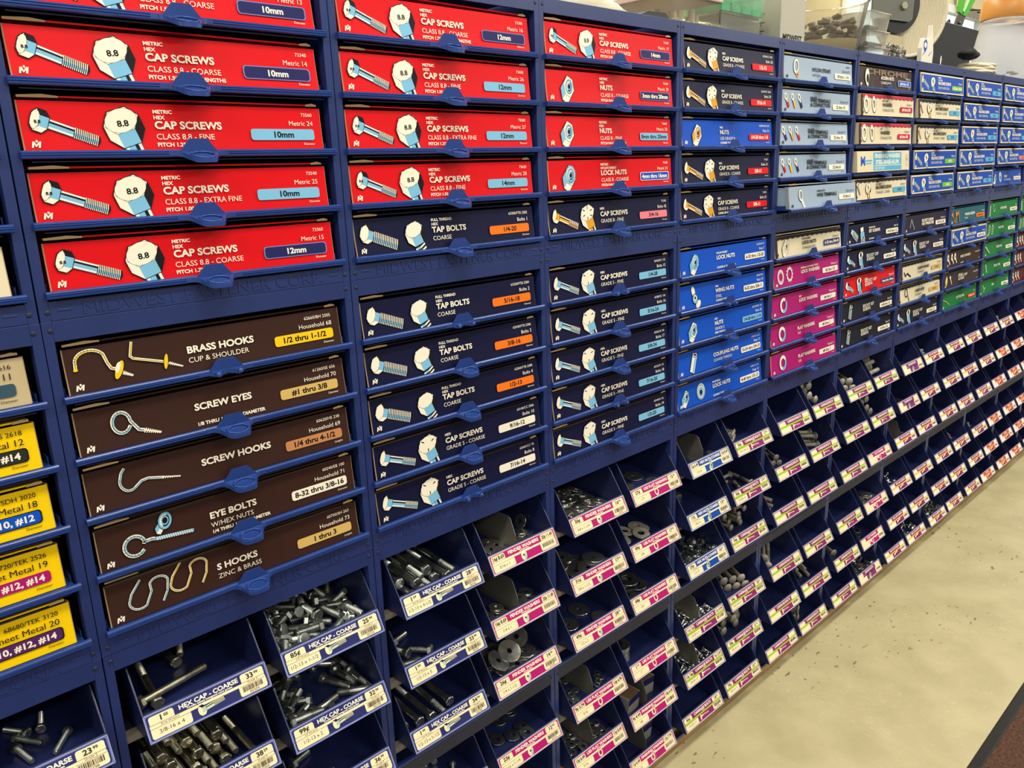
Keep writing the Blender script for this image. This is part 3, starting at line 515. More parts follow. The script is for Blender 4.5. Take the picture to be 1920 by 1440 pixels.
BOX={
(0,'u'):[None,None,None,('dnavy',[''],'','','','','','','','none','dark box mostly cut off, above the cream box at the left edge'),('boxcream',[''],'','','','','','','','none','cream box cut off by the left edge beside the red boxes')],
(0,'m'):[('boxtan',[''],'','','','63660/PPH 1616','Sheet Metal 11','dteal','#8','none','stained tan box with a scuffed dark green badge'),
 ('boxyellow',[''],'','','','61580/PFS 2618','Sheet Metal 12','charcoal','#12, #14','none','yellow box with black badge ending in #14'),
 ('boxyellow',[''],'','','','68680/SDH 3020','Sheet Metal 18','blue','#8, #10, #12','none','yellow box with blue badge reading #10, #12'),
 ('boxyellow',[''],'','','','62720/TEK 2526','Sheet Metal 19','magenta','#10, #12, #14','none','yellow box with magenta badge reading #12, #14'),
 ('boxyellow',[''],'','','','68680/TEK 3120','Sheet Metal 20','purple','#10, #12, #14','none','yellow box with purple badge, lowest of the yellow boxes')],
(1,'u'):[red('CLASS 8.8 - COARSE','PITCH 1.50','73320','Metric 13','navy','10mm','red box cut by the top edge, dark 10mm badge showing'),
 red('CLASS 8.8 - COARSE','PITCH 1.50 - LONG LENGTHS','73340','Metric 14','navy','10mm','red cap screws box marked Metric 14, dark 10mm badge'),
 red('CLASS 8.8 - FINE','PITCH 1.25','73560','Metric 24','lb','10mm','red cap screws box marked Metric 24, pale blue 10mm badge'),
 red('CLASS 8.8 - EXTRA FINE','PITCH 1.00','73540','Metric 25','lb','10mm','red cap screws box marked Metric 25, extra fine 10mm'),
 red('CLASS 8.8 - COARSE','PITCH 1.75','73360','Metric 15','navy','12mm','red cap screws box marked Metric 15, dark 12mm badge')],
(1,'m'):[('brown',[''],'BRASS HOOKS','CUP & SHOULDER','','62660/BH 2505','Household 68','yellow','1/2 thru 1-1/2','brass','brown brass hooks box with bright yellow badge'),
 ('brown',[''],'SCREW EYES','','1/8 THRU 13/16 EYE DIAMETER','61260/SE 656','Household 70','tan','#1 thru 3/8','eye','brown screw eyes box with tan #1 thru 3/8 badge'),
 ('brown',[''],'SCREW HOOKS','','','60620/HS 238','Household 69','copper','1/4 thru 4-1/2','hook','brown screw hooks box with copper badge'),
 ('brown',[''],'EYE BOLTS','W/HEX NUTS','1/4 THRU 1 EYE DIAMETER','60240/EB 100','Household 71','cream','8-32 thru 3/8-16','eyebolt','brown eye bolts box with white badge'),
 ('brown',[''],'S HOOKS','ZINC & BRASS','','60700/SH 263','Household 73','tan','1 thru 3','s','brown S hooks box picturing two curved hooks')],
(2,'u'):[red('CLASS 8.8 - COARSE','PITCH 1.75 - LONG LENGTHS','73380','Metric 16','navy','12mm','red cap screws box marked Metric 16, dark 12mm badge'),
 red('CLASS 8.8 - FINE','PITCH 1.50','73600','Metric 26','lb','12mm','red cap screws box marked Metric 26, pale 12mm badge'),
 red('CLASS 8.8 - EXTRA FINE','PITCH 1.25','73580','Metric 27','lb','12mm','red cap screws box marked Metric 27, extra fine 12mm'),
 red('CLASS 8.8 - FINE','PITCH 1.50','73620','Metric 28','lb','14mm','red cap screws box marked Metric 28, pale 14mm badge'),
 tap('63300/FTB 2582','Bolts 1','1/4-20','navy tap bolts box with orange 1/4-20 badge')],
(2,'m'):[tap('63320/FTB 2584','Bolts 2','5/16-18','navy tap bolts box with orange 5/16-18 badge'),tap('63340/FTB 2586','Bolts 3','3/8-16','navy tap bolts box with orange 3/8-16 badge'),
 tap('63360/FTB 2588','Bolts 4','1/2-13','navy tap bolts box with orange 1/2-13 badge'),g5('GRADE 5 - COARSE','63140/CC 2566','Bolts 10','cream','9/16-12','navy cap screws box with white 9/16-12 badge'),
 g5('GRADE 5 - COARSE','60060/CC 78','Bolts 8','cream','7/16-14','navy cap screws box with white 7/16-14 badge')],
(3,'u'):[red('CLASS 8.8 - COARSE','PITCH 2.00','73400','Metric 17','navy','14mm','red cap screws box marked Metric 17, dark 14mm badge'),
 ('red',['METRIC','HEX'],'NUTS','CLASS 8 - COARSE','PITCH RANGE .50-2.50','73640','Metric 29','navy','3mm thru 20mm','nut','red nuts box with dark 3mm thru 20mm badge'),
 ('red',['METRIC','HEX'],'NUTS','CLASS 8 - FINE','PITCH RANGE 1.00-1.50','73660','Metric 30','lb','8mm thru 20mm','nut','red nuts box with pale 8mm thru 20mm badge'),
 ('red',['METRIC','NYLON INSERT'],'LOCK NUTS','CLASS 8 - COARSE','PITCH RANGE .70-2.00','73680','Metric 31','blue','4mm thru 16mm','lock','red lock nuts box with blue 4mm thru 16mm badge'),
 ('dnavy',['HEX'],'CAP SCREWS','GRADE 8 - FINE','','71260','Bolts 43','pink','3/4-16','cap8','navy and gold cap screws box with pink 3/4-16 badge')],
(3,'m'):[g5('GRADE 5 - FINE','60420/FC 175','Bolts 15','lb','1/4-28','navy cap screws box with pale 1/4-28 badge'),g5('GRADE 5 - FINE','60380/FC 144','Bolts 16','lb','5/16-24','navy cap screws box with pale 5/16-24 badge'),
 g5('GRADE 5 - FINE','60360/FC 98','Bolts 17','lb','3/8-24','navy cap screws box with pale 3/8-24 badge'),g5('GRADE 5 - FINE','60350/FC 70','Bolts 18','lb','7/16-20','navy cap screws box with pale 7/16-20 badge'),
 g5('GRADE 5 - FINE','60340/FC 62','Bolts 19','lb','1/2-20','navy cap screws box with pale 1/2-20 badge')],
(4,'u'):[g8('62500/HC 2500','Bolts 28','1/2-13','black box of gold cap screws with red 1/2-13 badge'),g8('62500/HC 2540','Bolts 29','7/16-14','black box of gold cap screws with red 7/16-14 badge'),
 ('blue',['HEX'],'NUTS','USS GRADE 8','COARSE THREAD','63080/HNH 259','Nuts 31','red','1/4-20 thru 1-8','nutg','blue box of gold nuts with red badge between black boxes'),
 g8('71420','Bolts 31','5/8-11','black gold cap screws box, red 5/8-11 badge, under the blue box'),g8('71440','Bolts 32','5/8-11','black gold cap screws box, red 5/8-11 badge, lowest in its cabinet','LONG LENGTHS 4", 6"')],
(4,'m'):[('blue',['NYLON INSERT'],'LOCK NUTS','','COARSE & FINE THREAD','62620/LN 27','Nuts 7','cream','6-32 thru 1/2-20','lock','blue lock nuts box marked Nuts 7, picturing one nut'),
 ('blue',['HEX'],'WING NUTS','STEEL','COARSE THREAD','60200/WN','Nuts 19','cream','8-32 thru 5/8-11','wing','blue wing nuts box with white badge'),
 ('blue',['HEX'],'NUTS','GRADE 5','FINE THREAD','60240/HNF 128','Nuts 30','lb','1/4-28 thru 1-14','nut','blue nuts box with pale blue 1/4-28 thru 1-14 badge'),
 ('blue',[''],'COUPLING NUTS','COARSE THREAD','','63080/CN 227','Nuts 17','cream','10-24 thru 3/4-10','coup','blue coupling nuts box with white badge'),
 ('blue',['REVERSIBLE'],'LOCK NUTS','','COARSE THREAD','62880/LN 250','Nuts 11','cream','4-40 thru 1/2-13','nuts2','blue lock nuts box picturing two different nuts')],
(5,'u'):[('lblue',[''],'NYLON STRAPS','NATURAL','','60080/EL','Electrical 25','cream','1/8 thru 1-1/4','strap','pale blue nylon straps box in the topmost row'),
 ('lblue',['INSULATED'],'WIRE TERMINALS|& CONNECTORS','','','','Electrical 10','cream','22 thru 10','terms','pale blue wire terminals box, just under the nylon straps'),
 ('lblue',['INSULATED'],'WIRE TERMINALS|& CONNECTORS','','','','Electrical 11','cream','22 thru 10','terms2','pale blue wire terminals box, middle one of its cabinet'),
 ('lblue',['INSULATED'],'WIRE TERMINALS|& CONNECTORS','','','','Electrical 12','cream','22 thru 8','terms','pale blue wire terminals box, fourth down in its cabinet'),
 ('lblue',['UNINSULATED'],'WIRE TERMINALS','','','','Electrical 14','cream','10 thru 2','term1','pale blue wire terminals box pulled out, picturing one ring terminal')],
(5,'m'):[('boxcream',['NYLON INSERT'],'LOCK NUTS','STAINLESS STEEL','','','Stainless 2','navy','6-32 thru 3/4-10','lockss','cream lock nuts box with black scalloped band and navy badge'),
 ('magenta',['INTERNAL & EXTERNAL TOOTH'],'LOCK WASHERS','','','','Washers 7','cream','#2 thru 1/2','lockw','magenta lock washers box picturing two toothed rings'),
 ('magenta',['SPLIT'],'LOCK WASHERS','','','','Washers 4','cream','#4 thru 1','split','magenta lock washers box picturing one split ring'),
 ('magenta',[''],'FLAT WASHERS','SAE','','','Washers 2','cream','#6 thru 1','flat','magenta flat washers box, second lowest in its cabinet'),
 ('magenta',[''],'FLAT WASHERS','USS','','','Washers 1','cream','#8 thru 1','flat','magenta flat washers box in the lowest drawer, sticking out')],
(6,'u'):[('dkbrown',[''],'ACORN NUTS','COARSE & FINE','','','Chrome 1','blue','#10 thru 1/2','acorn','dark brown acorn nuts box lettered CHROME'),
 ('boxcream',['SPLIT LOCK'],'WASHERS','STAINLESS STEEL','','','Stainless 3','crimson','#4 thru 3/8','wash2','cream washers box with crimson badge, upper of the two'),
 ('boxcream',['FLAT'],'WASHERS','STAINLESS STEEL','','','Stainless 4','crimson','#6 thru 3/8','wash2','cream washers box with crimson badge, lower of the two'),
 ('boxcream',[''],'','','','','','','','finish','cream and sky blue finishing washers box'),
 mss('cream machine screws box just below the finishing washers box','10-24')],
(6,'m'):[('dnavy',['SQUARE HEAD'],'SET SCREWS','','CUP POINT','','Bolts 36','cream','1/4-20 thru 1/2','set','dark set screws box picturing square heads'),
 ('dnavy',[''],'SOCKET CAP|SCREWS','','','','Bolts 37','cream','4-40 thru 1/2','socket','dark socket cap screws box directly above the red one'),
 ('red',['METRIC'],'SOCKET CAP|SCREWS','','','','Metric 40','navy','4mm thru 10mm','socket','red socket cap screws box among dark boxes'),
 ('dslate',[''],'SOCKET SET|SCREWS','','','','Bolts 38','cream','4-40 thru 1/2','sset','dark socket set screws box directly below the red one'),
 ('dslate',[''],'SOCKET SET|SCREWS','','','','Bolts 39','cream','1/4 thru 1/2','sset','dark socket set screws box, lowest in its cabinet')],
(7,'u'):[mach('green','blue machine screws box with green badge, above two cream boxes','6-32 thru 1/4-20'),mss('cream machine screws box, upper one between blue boxes'),mss('cream machine screws box, lower one between blue boxes','10-32'),
 mach('green','blue machine screws box with green badge, just below two cream boxes','10-32'),mach('green','blue machine screws box with green badge, lowest in its cabinet','1/4-20')],
(7,'m'):[('plum',[''],'SOCKET SCREW|HEX WRENCHES','','','','Wrenches 1','cream','.050 thru 3/8','wrench','dark plum box picturing a bent hex key'),
 ('plum',[''],'SOCKET CAP|SCREWS','','','','Bolts 50','cream','10-32 thru 1/2','socket','dark socket cap screws box just above the cream screw hooks'),
 ('boxcream',[''],'SCREW HOOKS','STAINLESS','','','Stainless 8','tan','1 thru 3','hookss','cream screw hooks box with tan badge'),
 ('boxcream',[''],'SCREW EYES','STAINLESS','','','Stainless 9','tan','1 thru 2','eyess','cream screw eyes box with tan badge'),
 ('dslate',[''],'SOCKET CAP|SCREWS','','','','Bolts 52','cream','1/4 thru 1/2','socket','dark socket cap screws box just below the cream screw eyes')],
(8,'u'):[mach('sky',f'blue machine screws box, {ORD[k]} down in the ninth upper cabinet from the left') for k in range(5)],
(8,'m'):[('teal',[''],'WOOD SCREWS','BRASS','','','Wood 3','orange','#4 thru #14','wood','teal box picturing copper wood screws'),mach('cream','white bordered blue box between the teal and the brown boxes','#6 thru #10'),
 ('brown',[''],'SHELF SUPPORTS','','ASSORTED','','Household 80','','','shelf','brown shelf supports box under a blue one'),('dkbrown',['STORM CLAMP'],'STORM CLAMP|& SCREEN','','','','Household 82','','','storm','brown storm clamp box directly above a green box'),
 ('boxgreen',[''],'COTTER PINS','','','','Pins 1','red','1/16 thru 1/4','pinlong','green box with orange red badge under a brown box')],
(9,'u'):[mach('sky',f'blue machine screws box, {ORD[k]} down at the right edge') for k in range(3)]+[mach('coral','blue machine screws box with coral badge at the right edge'),
 ('mblue',[''],'NUTS','MACHINE SCREW','','','Nuts 3','cream','2-56 thru 5/16','nuts2','blue nuts box with white badge at the right edge')],
(9,'m'):[('boxgreen',[''],t,'','','','Pins %d'%(k+2),'cream',b,'pin%d'%k,f'green box in the tenth cabinet from the left, {ORD[k]} of five') for k,(t,b) in enumerate((('HITCH PINS','1/8 thru 1/4'),('HAIR PINS','1/8 thru 1/4'),('TAPER PINS','1/4 thru 1/2'),('SPRING PINS','1/8 thru 3/8'),('PINS','assorted')))],
(10,'u'):[mach('sky',f'blue machine screws box past the right edge, {ORD[k]} down in its cabinet') for k in range(5)],
(10,'m'):[('boxgreen',[''],'PINS','','','','Pins 7','cream','','pin0','green box at the right edge above the dark red boxes'),('boxgreen',[''],'PINS','','','','Pins 8','','','pin1','second green box at the right edge above the dark red boxes')]+[('dkred',[''],'','','','','','','','shelf',f'dark red box at the right edge, {["upper","middle","lowest"][k]} of three') for k in range(3)],
}
# ------------------------------------------------------------------ drawer cabinets
CD=.30
LIP=[(.215+.186*i)*W for i in range(5)]       # lip top, below cabinet top
def cabinet_mesh():
    b=MB();e=.0007;s=.0118
    b.box(e,e+s,0,.016,0,H,BLUE);b.box(W-e-s,W-e,0,.016,0,H,BLUE)
    b.box(e,e+.003,.016,CD,0,H,BLUE);b.box(W-e-.003,W-e,.016,CD,0,H,BLUE)
    b.box(e+s,W-e-s,0,.006,H-.058*W,H,BLUE);b.box(e+s,W-e-s,.006,CD,H-.004,H-.0006,BLUE)
    b.box(e+s,W-e-s,0,.006,.0004,.055*W,BLUE);b.box(e+s,W-e-s,.006,CD,.0006,.004,BLUE)
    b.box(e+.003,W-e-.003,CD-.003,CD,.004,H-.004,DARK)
    for x in (e+s+.020,W-e-s-.020-.0):
        pass
    # bar lines either side of the raised name and small rivet heads in the corners
    for x0,x1 in ((.05*W,.085*W),(.915*W,.95*W)): b.box(x0,x1,-.0008,.0002,.026*W,.032*W,BLUE)
    for x in (.022*W,.978*W):
        for z in (.016*W+.004,H-.026*W): b.lathe([(.0032,0),(.0032,.0006),(.0018,.0012)],10,mat('rivet',(30,32,60),.5),M=Matrix.Translation((x,0,z))@Matrix.Rotation(PI/2,4,'X'))
    return b.mesh('cabinet_housing')
def raised_mesh():
    t='MIDWEST FASTENER CORP.';vs,fs,w=text_polys(t,.034*W,'c',0,.78*W,shear=.0,wide=1.5)
    b=MB();hgt=.0009;z0=.011*W
    vv=[(W/2+x,-hgt,z0+y) for x,y in vs]+[(W/2+x,.0002,z0+y) for x,y in vs];n=len(vs)
    ed={}
    for f in fs:
        for i in range(len(f)):
            a,c=f[i],f[(i+1)%len(f)]
            if (c,a) in ed: del ed[c,a]
            else: ed[a,c]=1
    b.add(vv,list(fs)+[(c,a,a+n,c+n) for a,c in ed],BLUE);return b.mesh('raised_name')
def drawer_mesh():
    b=MB();x0,x1=.024*W,.978*W
    prof=[(0,0),(-.0055,.0003),(-.0075,.0014),(-.0078,.0034),(-.0066,.0040),(-.0078,.0047),(-.0078,.0062),(-.0066,.0068),(-.0074,.0075),(-.0060,.0092),(-.0035,.0100),(-.0035,.0086),(0,.0084)]
    b.prism(prof,'x',x0,x1,TRAY)
    b.box(.036*W,.964*W,0,CD-.012,.0058,.0082,TRAY)
    for xa in (.036*W,.961*W): b.box(xa,xa+.003*W,.012,CD-.012,.0082,.018,TRAY)
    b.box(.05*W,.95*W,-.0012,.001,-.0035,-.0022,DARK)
    return b.mesh('drawer_tray')
def tab_mesh(kind):
    b=MB();c=W*.5
    if kind!='tongue':
        p=[(-.0255,.0070),(.0255,.0070),(.0125,.0225),(.0115,.0232),(-.0115,.0232),(-.0125,.0225)]
        vs=[(c+x,-.0088-(.0010*(z-.007)/.016),z) for x,z in p];n=len(p);vs2=[(x,y+.002,z) for x,y,z in vs]
        b.add(vs+vs2,[tuple(range(n)),tuple(range(2*n-1,n-1,-1))]+[(i,n+i,n+(i+1)%n,(i+1)%n) for i in range(n)],TRAY)
    # flared tongue with an oval finger ring
    N=28;top=[];bot=[]
    L=.0315 if kind!='broken' else .018
    for i in range(N+1):
        t=-1+2*i/N;x=.040*t;k=abs(t)
        y=-.0078-(L-.0078)*(1/(1+math.exp((k-.50)*13)))
        if kind=='broken' and k<.36: y+=.008*(1-(k/.36)**2)+.0008*math.sin(i*2.3)
        top.append((c+x,y))
    n=N+1
    sl=lambda y:min(1,max(0,(-y-.008)/.022))
    zt=lambda y:.0080-.0105*sl(y)**1.15;zb=lambda y:.0020-.0095*sl(y)
    vs=[(x,y,zt(y)) for x,y in top]+[(x,-.0070,.0078) for x,y in top]+[(x,y,zb(y)) for x,y in top]+[(x,-.0070,.0020) for x,y in top]
    fs=[]
    for i in range(N):
        fs+=[(i,i+1,n+i+1,n+i),(2*n+i,3*n+i,3*n+i+1,2*n+i+1),(i,2*n+i,2*n+i+1,i+1)]
    b.add(vs,fs,TRAY,False)
    if kind!='broken':
        el=[(c+.0155*math.cos(2*PI*i/28),-.0205+.0078*math.sin(2*PI*i/28),zt(-.0205+.0078*math.sin(2*PI*i/28))+.0004) for i in range(28)]
        b.tube(el,.0015,8,TRAY,closed=True)
    else:
        for sx in (-1,1): b.lathe([(.004,0),(.0044,.004),(.002,.0062)],12,TRAY,M=Matrix.Translation((c+sx*.016,-.0165,.0006)))
    return b.mesh('drawer_pull')
CABM=cabinet_mesh();RAISM=raised_mesh();DRM=drawer_mesh();TABM={k:tab_mesh(k) for k in ('full','broken','tongue')}
CUPPER=['cut off by the left edge of the photo','holding red boxes with 10mm badges','holding red 12mm boxes over one navy box','holding red nuts and lock nuts boxes','holding black and gold grade 8 boxes','holding pale blue wire terminal boxes',
 'holding acorn nuts and washers boxes','holding two cream boxes between blue ones','holding five blue boxes, ninth from the left','with the coral badge box, right edge','beyond the right edge, eleventh from left']
CMID=['holding yellow sheet metal screw boxes','holding brown hooks and eyes boxes','holding tap bolts with orange badges','holding five fine grade 5 boxes','holding blue lock and wing nuts boxes','holding magenta washers boxes','holding the red socket screws box',
 'holding cream screw hooks and eyes','holding teal and brown boxes','holding five green boxes','holding dark red boxes at the right edge']
MIDN=['yellow boxes cabinet','brown hooks cabinet','tap bolts cabinet','grade 5 fine cabinet','blue nuts cabinet','magenta washers cabinet','socket screws cabinet','screw hooks cabinet','teal box cabinet','green boxes cabinet','dark red boxes cabinet','last cabinet']
BROKEN={(1,'m',0),(2,'m',0),(2,'m',4),(3,'m',0),(3,'m',3),(4,'m',1)}
rnd=random.Random(11)
for ci in range(0,11):
    for tier,zb,desc in (('u',0.0,CUPPER[ci]),('m',-1.042,CMID[ci])):
        c=link('drawer_cabinet',CABM,None,(X(ci-1)+rnd.uniform(-.0004,.0004),rnd.uniform(-.0012,.0012),Z(zb)))
        bevel(c,.0012)
        tag(c,f'{"upper" if tier=="u" else "lower"} blue plastic drawer cabinet {desc}','cabinet','blue five-drawer cabinets along the wall')
        link('raised_lettering',RAISM,c)
        specs=BOX.get((ci,tier),[None]*5)
        for i in range(5):
            zl=H-LIP[i]-.0100
            pull={(5,'u',4):-.035,(5,'m',4):-.007}.get((ci,tier,i),0)
            d=link('drawer',DRM,c,(0,pull,zl))
            sp=specs[i]
            pr=sp is not None and sp[9] in('mach','machss','finish','wash2') and ci>=6
            k='broken' if (ci,tier,i) in BROKEN else ('tongue' if pr else 'full')
            link('pull_tab',TABM[k],d)
            if sp is not None: make_box(sp,ci,tier,i,Z(zb)+zl+.0086-(.0 if not pr else -.0016),rnd)
# ------------------------------------------------------------------ bin racks
def rack_mesh():
    b=MB();e=.0007;s=.0118
    b.box(e,e+s,0,.016,0,H,BLUE);b.box(W-e-s,W-e,0,.016,0,H,BLUE)
    b.box(e,e+.003,.016,CD,0,H,BLUE);b.box(W-e-.003,W-e,.016,CD,0,H,BLUE)
    b.box(e+s,W-e-s,.008,CD,H-.004,H-.0006,BLUE)
    b.box(e+s,W-e-s,0,.008,.0006,.008,BLUE)
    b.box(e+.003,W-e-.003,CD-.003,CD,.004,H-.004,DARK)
    for x in (.022*W,.978*W): b.lathe([(.0032,0),(.0032,.0006),(.0018,.0012)],10,mat('rivet',(30,32,60),.5),M=Matrix.Translation((x,0,H-.026*W))@Matrix.Rotation(PI/2,4,'X'))
    return b.mesh('rack_frame')
def rail_mesh():
    b=MB();b.box(.0125,W-.0125,.004,.022,0,.009,DUSTY);b.box(.0125,W-.0125,.022,CD-.004,.002,.005,DARK);return b.mesh('bin_rail')
def top_rail(m):
    b=MB();b.box(.0125,W-.0125,0,.008,H-.062*W,H,m);return b.mesh('rack_rail')
TOPR=[top_rail(BLUE),top_rail(SLATE)]
RACKM=rack_mesh();RAILM=rail_mesh()
ROWZ=(.310,.628,.939)
LABY0,LABZ0,LABY1,LABZ1=-.0365,.0015,-.0196,.0350      # label foot and label top (y, z) in the bin
BWI=.4177*W
def bin_mesh():
    b=MB();w=BWI/2;t=.0022
    side=[(-.0365,-.0012),(-.0180,.0372),(.014,.0862),(.020,.0935),(.028,.0965),(.225,.0965),(.225,.018),(-.026,-.0012)]
    for sx in (-1,1):
        b.prism(side,'x',sx*w,sx*(w-t),BINBLUE)
    wi=w-t
    fl=[(-.030,-.0012),(-.026,.0036),(.222,.0274),(.222,.0245),(-.024,-.0012)]
    b.prism(fl,'x',-wi,wi,BINBLUE)
    b.prism([(-.0365,-.0012),(-.0182,.0372),(-.0160,.0365),(-.0320,.0020),(-.0300,-.0012)],'x',-wi,wi,BINBLUE)
    b.box(-wi,wi,.222,.225,.02,.0965,BINBLUE)
    # inner ramp crease and rear ribs
    b.box(-.0015,.0015,.219,.222,.03,.09,BINBLUE)
    return b.mesh('parts_bin_tub')
BINM=bin_mesh()
HOLD=mat('label_sleeve',(150,158,205),.22,coat=.3)
def holder_mesh():
    # raised clear-plastic style rim round the label
    b=MB();w=BWI/2;ang=math.atan2(LABY1-LABY0,LABZ1-LABZ0)
    hh=math.hypot(LABY1-LABY0,LABZ1-LABZ0)
    for x0,x1,z0,z1 in ((-w,w,-.0008,.0006),(-w,w,hh-.0006,hh+.0008),(-w,-w+.0014,0,hh),(w-.0014,w,0,hh)):
        b.box(x0,x1,-.0014,0,z0,z1,HOLD)
    return b.mesh('label_holder')
HOLDM=holder_mesh();LANG=math.atan2(LABY1-LABY0,LABZ1-LABZ0);LH=math.hypot(LABY1-LABY0,LABZ1-LABZ0)
DIVM=None
def div_mesh():
    b=MB();pts=[(-.006,.002),(-.004,.045),(.010,.0772),(.018,.0812),(.10,.0812),(.112,.076),(.118,.06),(.118,.017)]
    b.prism(pts,'x',-.0006,.0006,PLATE);return b.mesh('divider_plate')
DIVM=div_mesh()
def lab_pic(A,k,c2='lb'):
    x,y=2.35,.66
    if k=='bolt': bolt(A,2.02,.70,3.02,.60,.2,.085,.14,.5,'labcream','labpale',.5,10,e=.012)
    elif k=='washer': A.ring(2.35,.68,.21,.27,.2,'labcream',.2);A.ring(2.35,.68,.21,.27,.2,'labpale',.2,-.9,1.6,12);A.ell(2.33,.66,.05,.06,'black')
    elif k=='flat': A.ring(2.35,.68,.22,.27,.55,'labcream',.1);A.ring(2.35,.68,.22,.27,.86,'grey',.1)
    elif k=='finish': A.ring(2.3,.66,.2,.25,.6,'labcream',.1);A.ring(2.42,.7,.2,.27,.8,'grey',.1)
    elif k=='nut': pic_nut(A,2.4,.68,.24,'labcream','labpale')
    elif k=='carr': A.ell(2.02,.72,.075,.2,'labcream',.2);A.stroke([(2.06,.66),(3.0,.74)],.1,'labcream');A.stroke([(2.3,.70),(3.0,.76)],.05,'labpur')
    elif k=='lag': A.stroke([(2.05,.72),(2.9,.56)],.12,'labcream');A.poly([(2.0,.6),(2.1,.58),(2.14,.82),(2.04,.86)],'white');A.stroke([(2.2,.78),(3.0,.88)],.1,'dkbrown')
def bin_label(bn,kind,title,sub,price,wrench,size,bprice,grade,num,near,rnd):
    base,stripe,pk=kind
    A=Art(BWI-.003,LH-.0012,.0002);AR=A.ar
    A.rect(0,0,AR,1,'labcream' if base!='labnavy' else 'lav',.06);A.rect(.035,.035,AR-.035,.965,base,.07)
    lc='labcream' if kind[2]!='lag' else 'labwhite'
    pwh=stripe=='labwhite'
    A.rect(.12,.08,1.08,.5,lc,.09);A.rect(.10,.50,1.66,.94,lc,.09);A.rect(.10,.40,1.66,.56,lc)
    A.poly([(1.0,.42),(AR-.9,.42),(AR-.9,.53),(1.0,.53)],stripe)
    A.rect(AR-1.12,.07,AR-.12,.5,lc,.09);A.rect(AR-1.28,.44,AR-.1,.93,lc,.09)
    if stripe in('leaf','lagyel','redtan'):
        A.rect(.10,.40,1.66,.56,stripe);A.rect(AR-1.28,.40,AR-.1,.52,stripe)
    if pwh:
        A.rect(1.75,.55,2.2,.7,lc);A.rect(3.0,.45,3.3,.6,lc)
    co=bn_child(A,'label_card',bn)
    P=Art(A.w,A.h,A.lay+2e-5);lab_pic(P,pk);bn_child(P,'label_picture',bn)
    T=Art(A.w,A.h,A.lay+2e-5)
    T.text(title,AR/2+.02,.29,.165,'labwhite','c',1,maxw=AR-2.4);
    if near:T.text(sub,AR/2+.02,.385,.07,'labwhite','c',1,maxw=AR-2.5)
    bl='charcoal'
    def money(s,cx,y,cap):
        if '.' not in s or ' ' in s: return T.text(s,cx,y,cap,bl,'c',1,maxw=.85)
        a,c=s.split('.');T.text(a,cx+.06,y,cap,bl,'r',1);T.text(c,cx+.09,y-cap*.42,cap*.55,bl,'l',1)
    if near:
        money(price,.6,.33,.19)
        T.text(wrench,.88,.515,.085,bl,'c',0,maxw=1.3)
        T.text(size,.88,.80,.15,bl,'c',0,maxw=1.4)
        money(bprice,AR-.62,.33,.19);T.text(grade,AR-.66,.50,.085,bl,'c',0,maxw=.9)
        T.text(num,AR-.68,.905,.105,bl,'c',0,maxw=.9)
        for y in (.40,.545): T.poly([(.1,y),(1.66,y),(1.66,y+.012),(.1,y+.012)],bl)
        for y in (.40,.53): T.poly([(AR-1.2,y),(AR-.1,y),(AR-.1,y+.012),(AR-1.2,y+.012)],bl)
    else:
        if price:T.text(price,.6,.33,.17,bl,'c',1,maxw=.8)
        T.text(size,.88,.78,.13,bl,'c',0,maxw=1.3)
        if bprice:T.text(bprice,AR-.62,.33,.17,bl,'c',1,maxw=.8)
    T.up();x=AR-1.14
    while x<AR-.26:
        w=rnd.choice((.012,.02,.034)) if near else rnd.choice((.03,.05))
        T.poly([(x,.57),(x+w,.57),(x+w,.78),(x,.78)],'black',False);x+=w+rnd.choice((.012,.02,.03))
    bn_child(T,'label_lettering',bn)
def bn_child(A,name,bn):
    o=A.obj(name,bn)
    if o: o.rotation_euler.x=-LANG;o.location=(-A.w/2,LABY0-.0004,LABZ0+.0006)
    return o
# kinds of label: base, stripe, picture
LK={'hex':('labnavy','labcream','bolt'),'fender':('labmag','labcream','washer'),'uss':('labmag','labcream','flat'),'fin':('labmag','labcream','finish'),'nut':('labblue','labcream','nut'),
'carr':('labpur','leaf','carr'),'lag':('labpur','lagyel','lag'),'mixw':('labmag','labwhite','flat'),'sq':('labpur','labnavy','nut'),'redl':('redtan','tan','lag')}
LT={'hex':('HEX CAP - COARSE','Tornillo cabeza hexagonal rosca gruesa'),'fender':('FENDER WASHERS','Arandela plana'),'uss':('USS FLAT WASHERS','Arandela plana'),'fin':('FINISHING WASHERS','Arandela'),'nut':('HEX NUTS-COARSE','Tuerca'),
'carr':('CARRIAGE BOLTS','Tornillo'),'lag':('HEX LAG SCREWS',''),'mixw':('FLAT WASHERS',''),'sq':('SQUARE NUTS',''),'redl':('SCREWS','')}
LD={'hex':'navy hex cap label','fender':'magenta fender washers label','uss':'magenta flat washers label','fin':'magenta finishing washers label','nut':'blue hex nuts label','carr':'green striped carriage bolts label','lag':'yellow lag screws label',
'mixw':'magenta label with white patches','sq':'purple square nuts label','redl':'reddish brown label'}
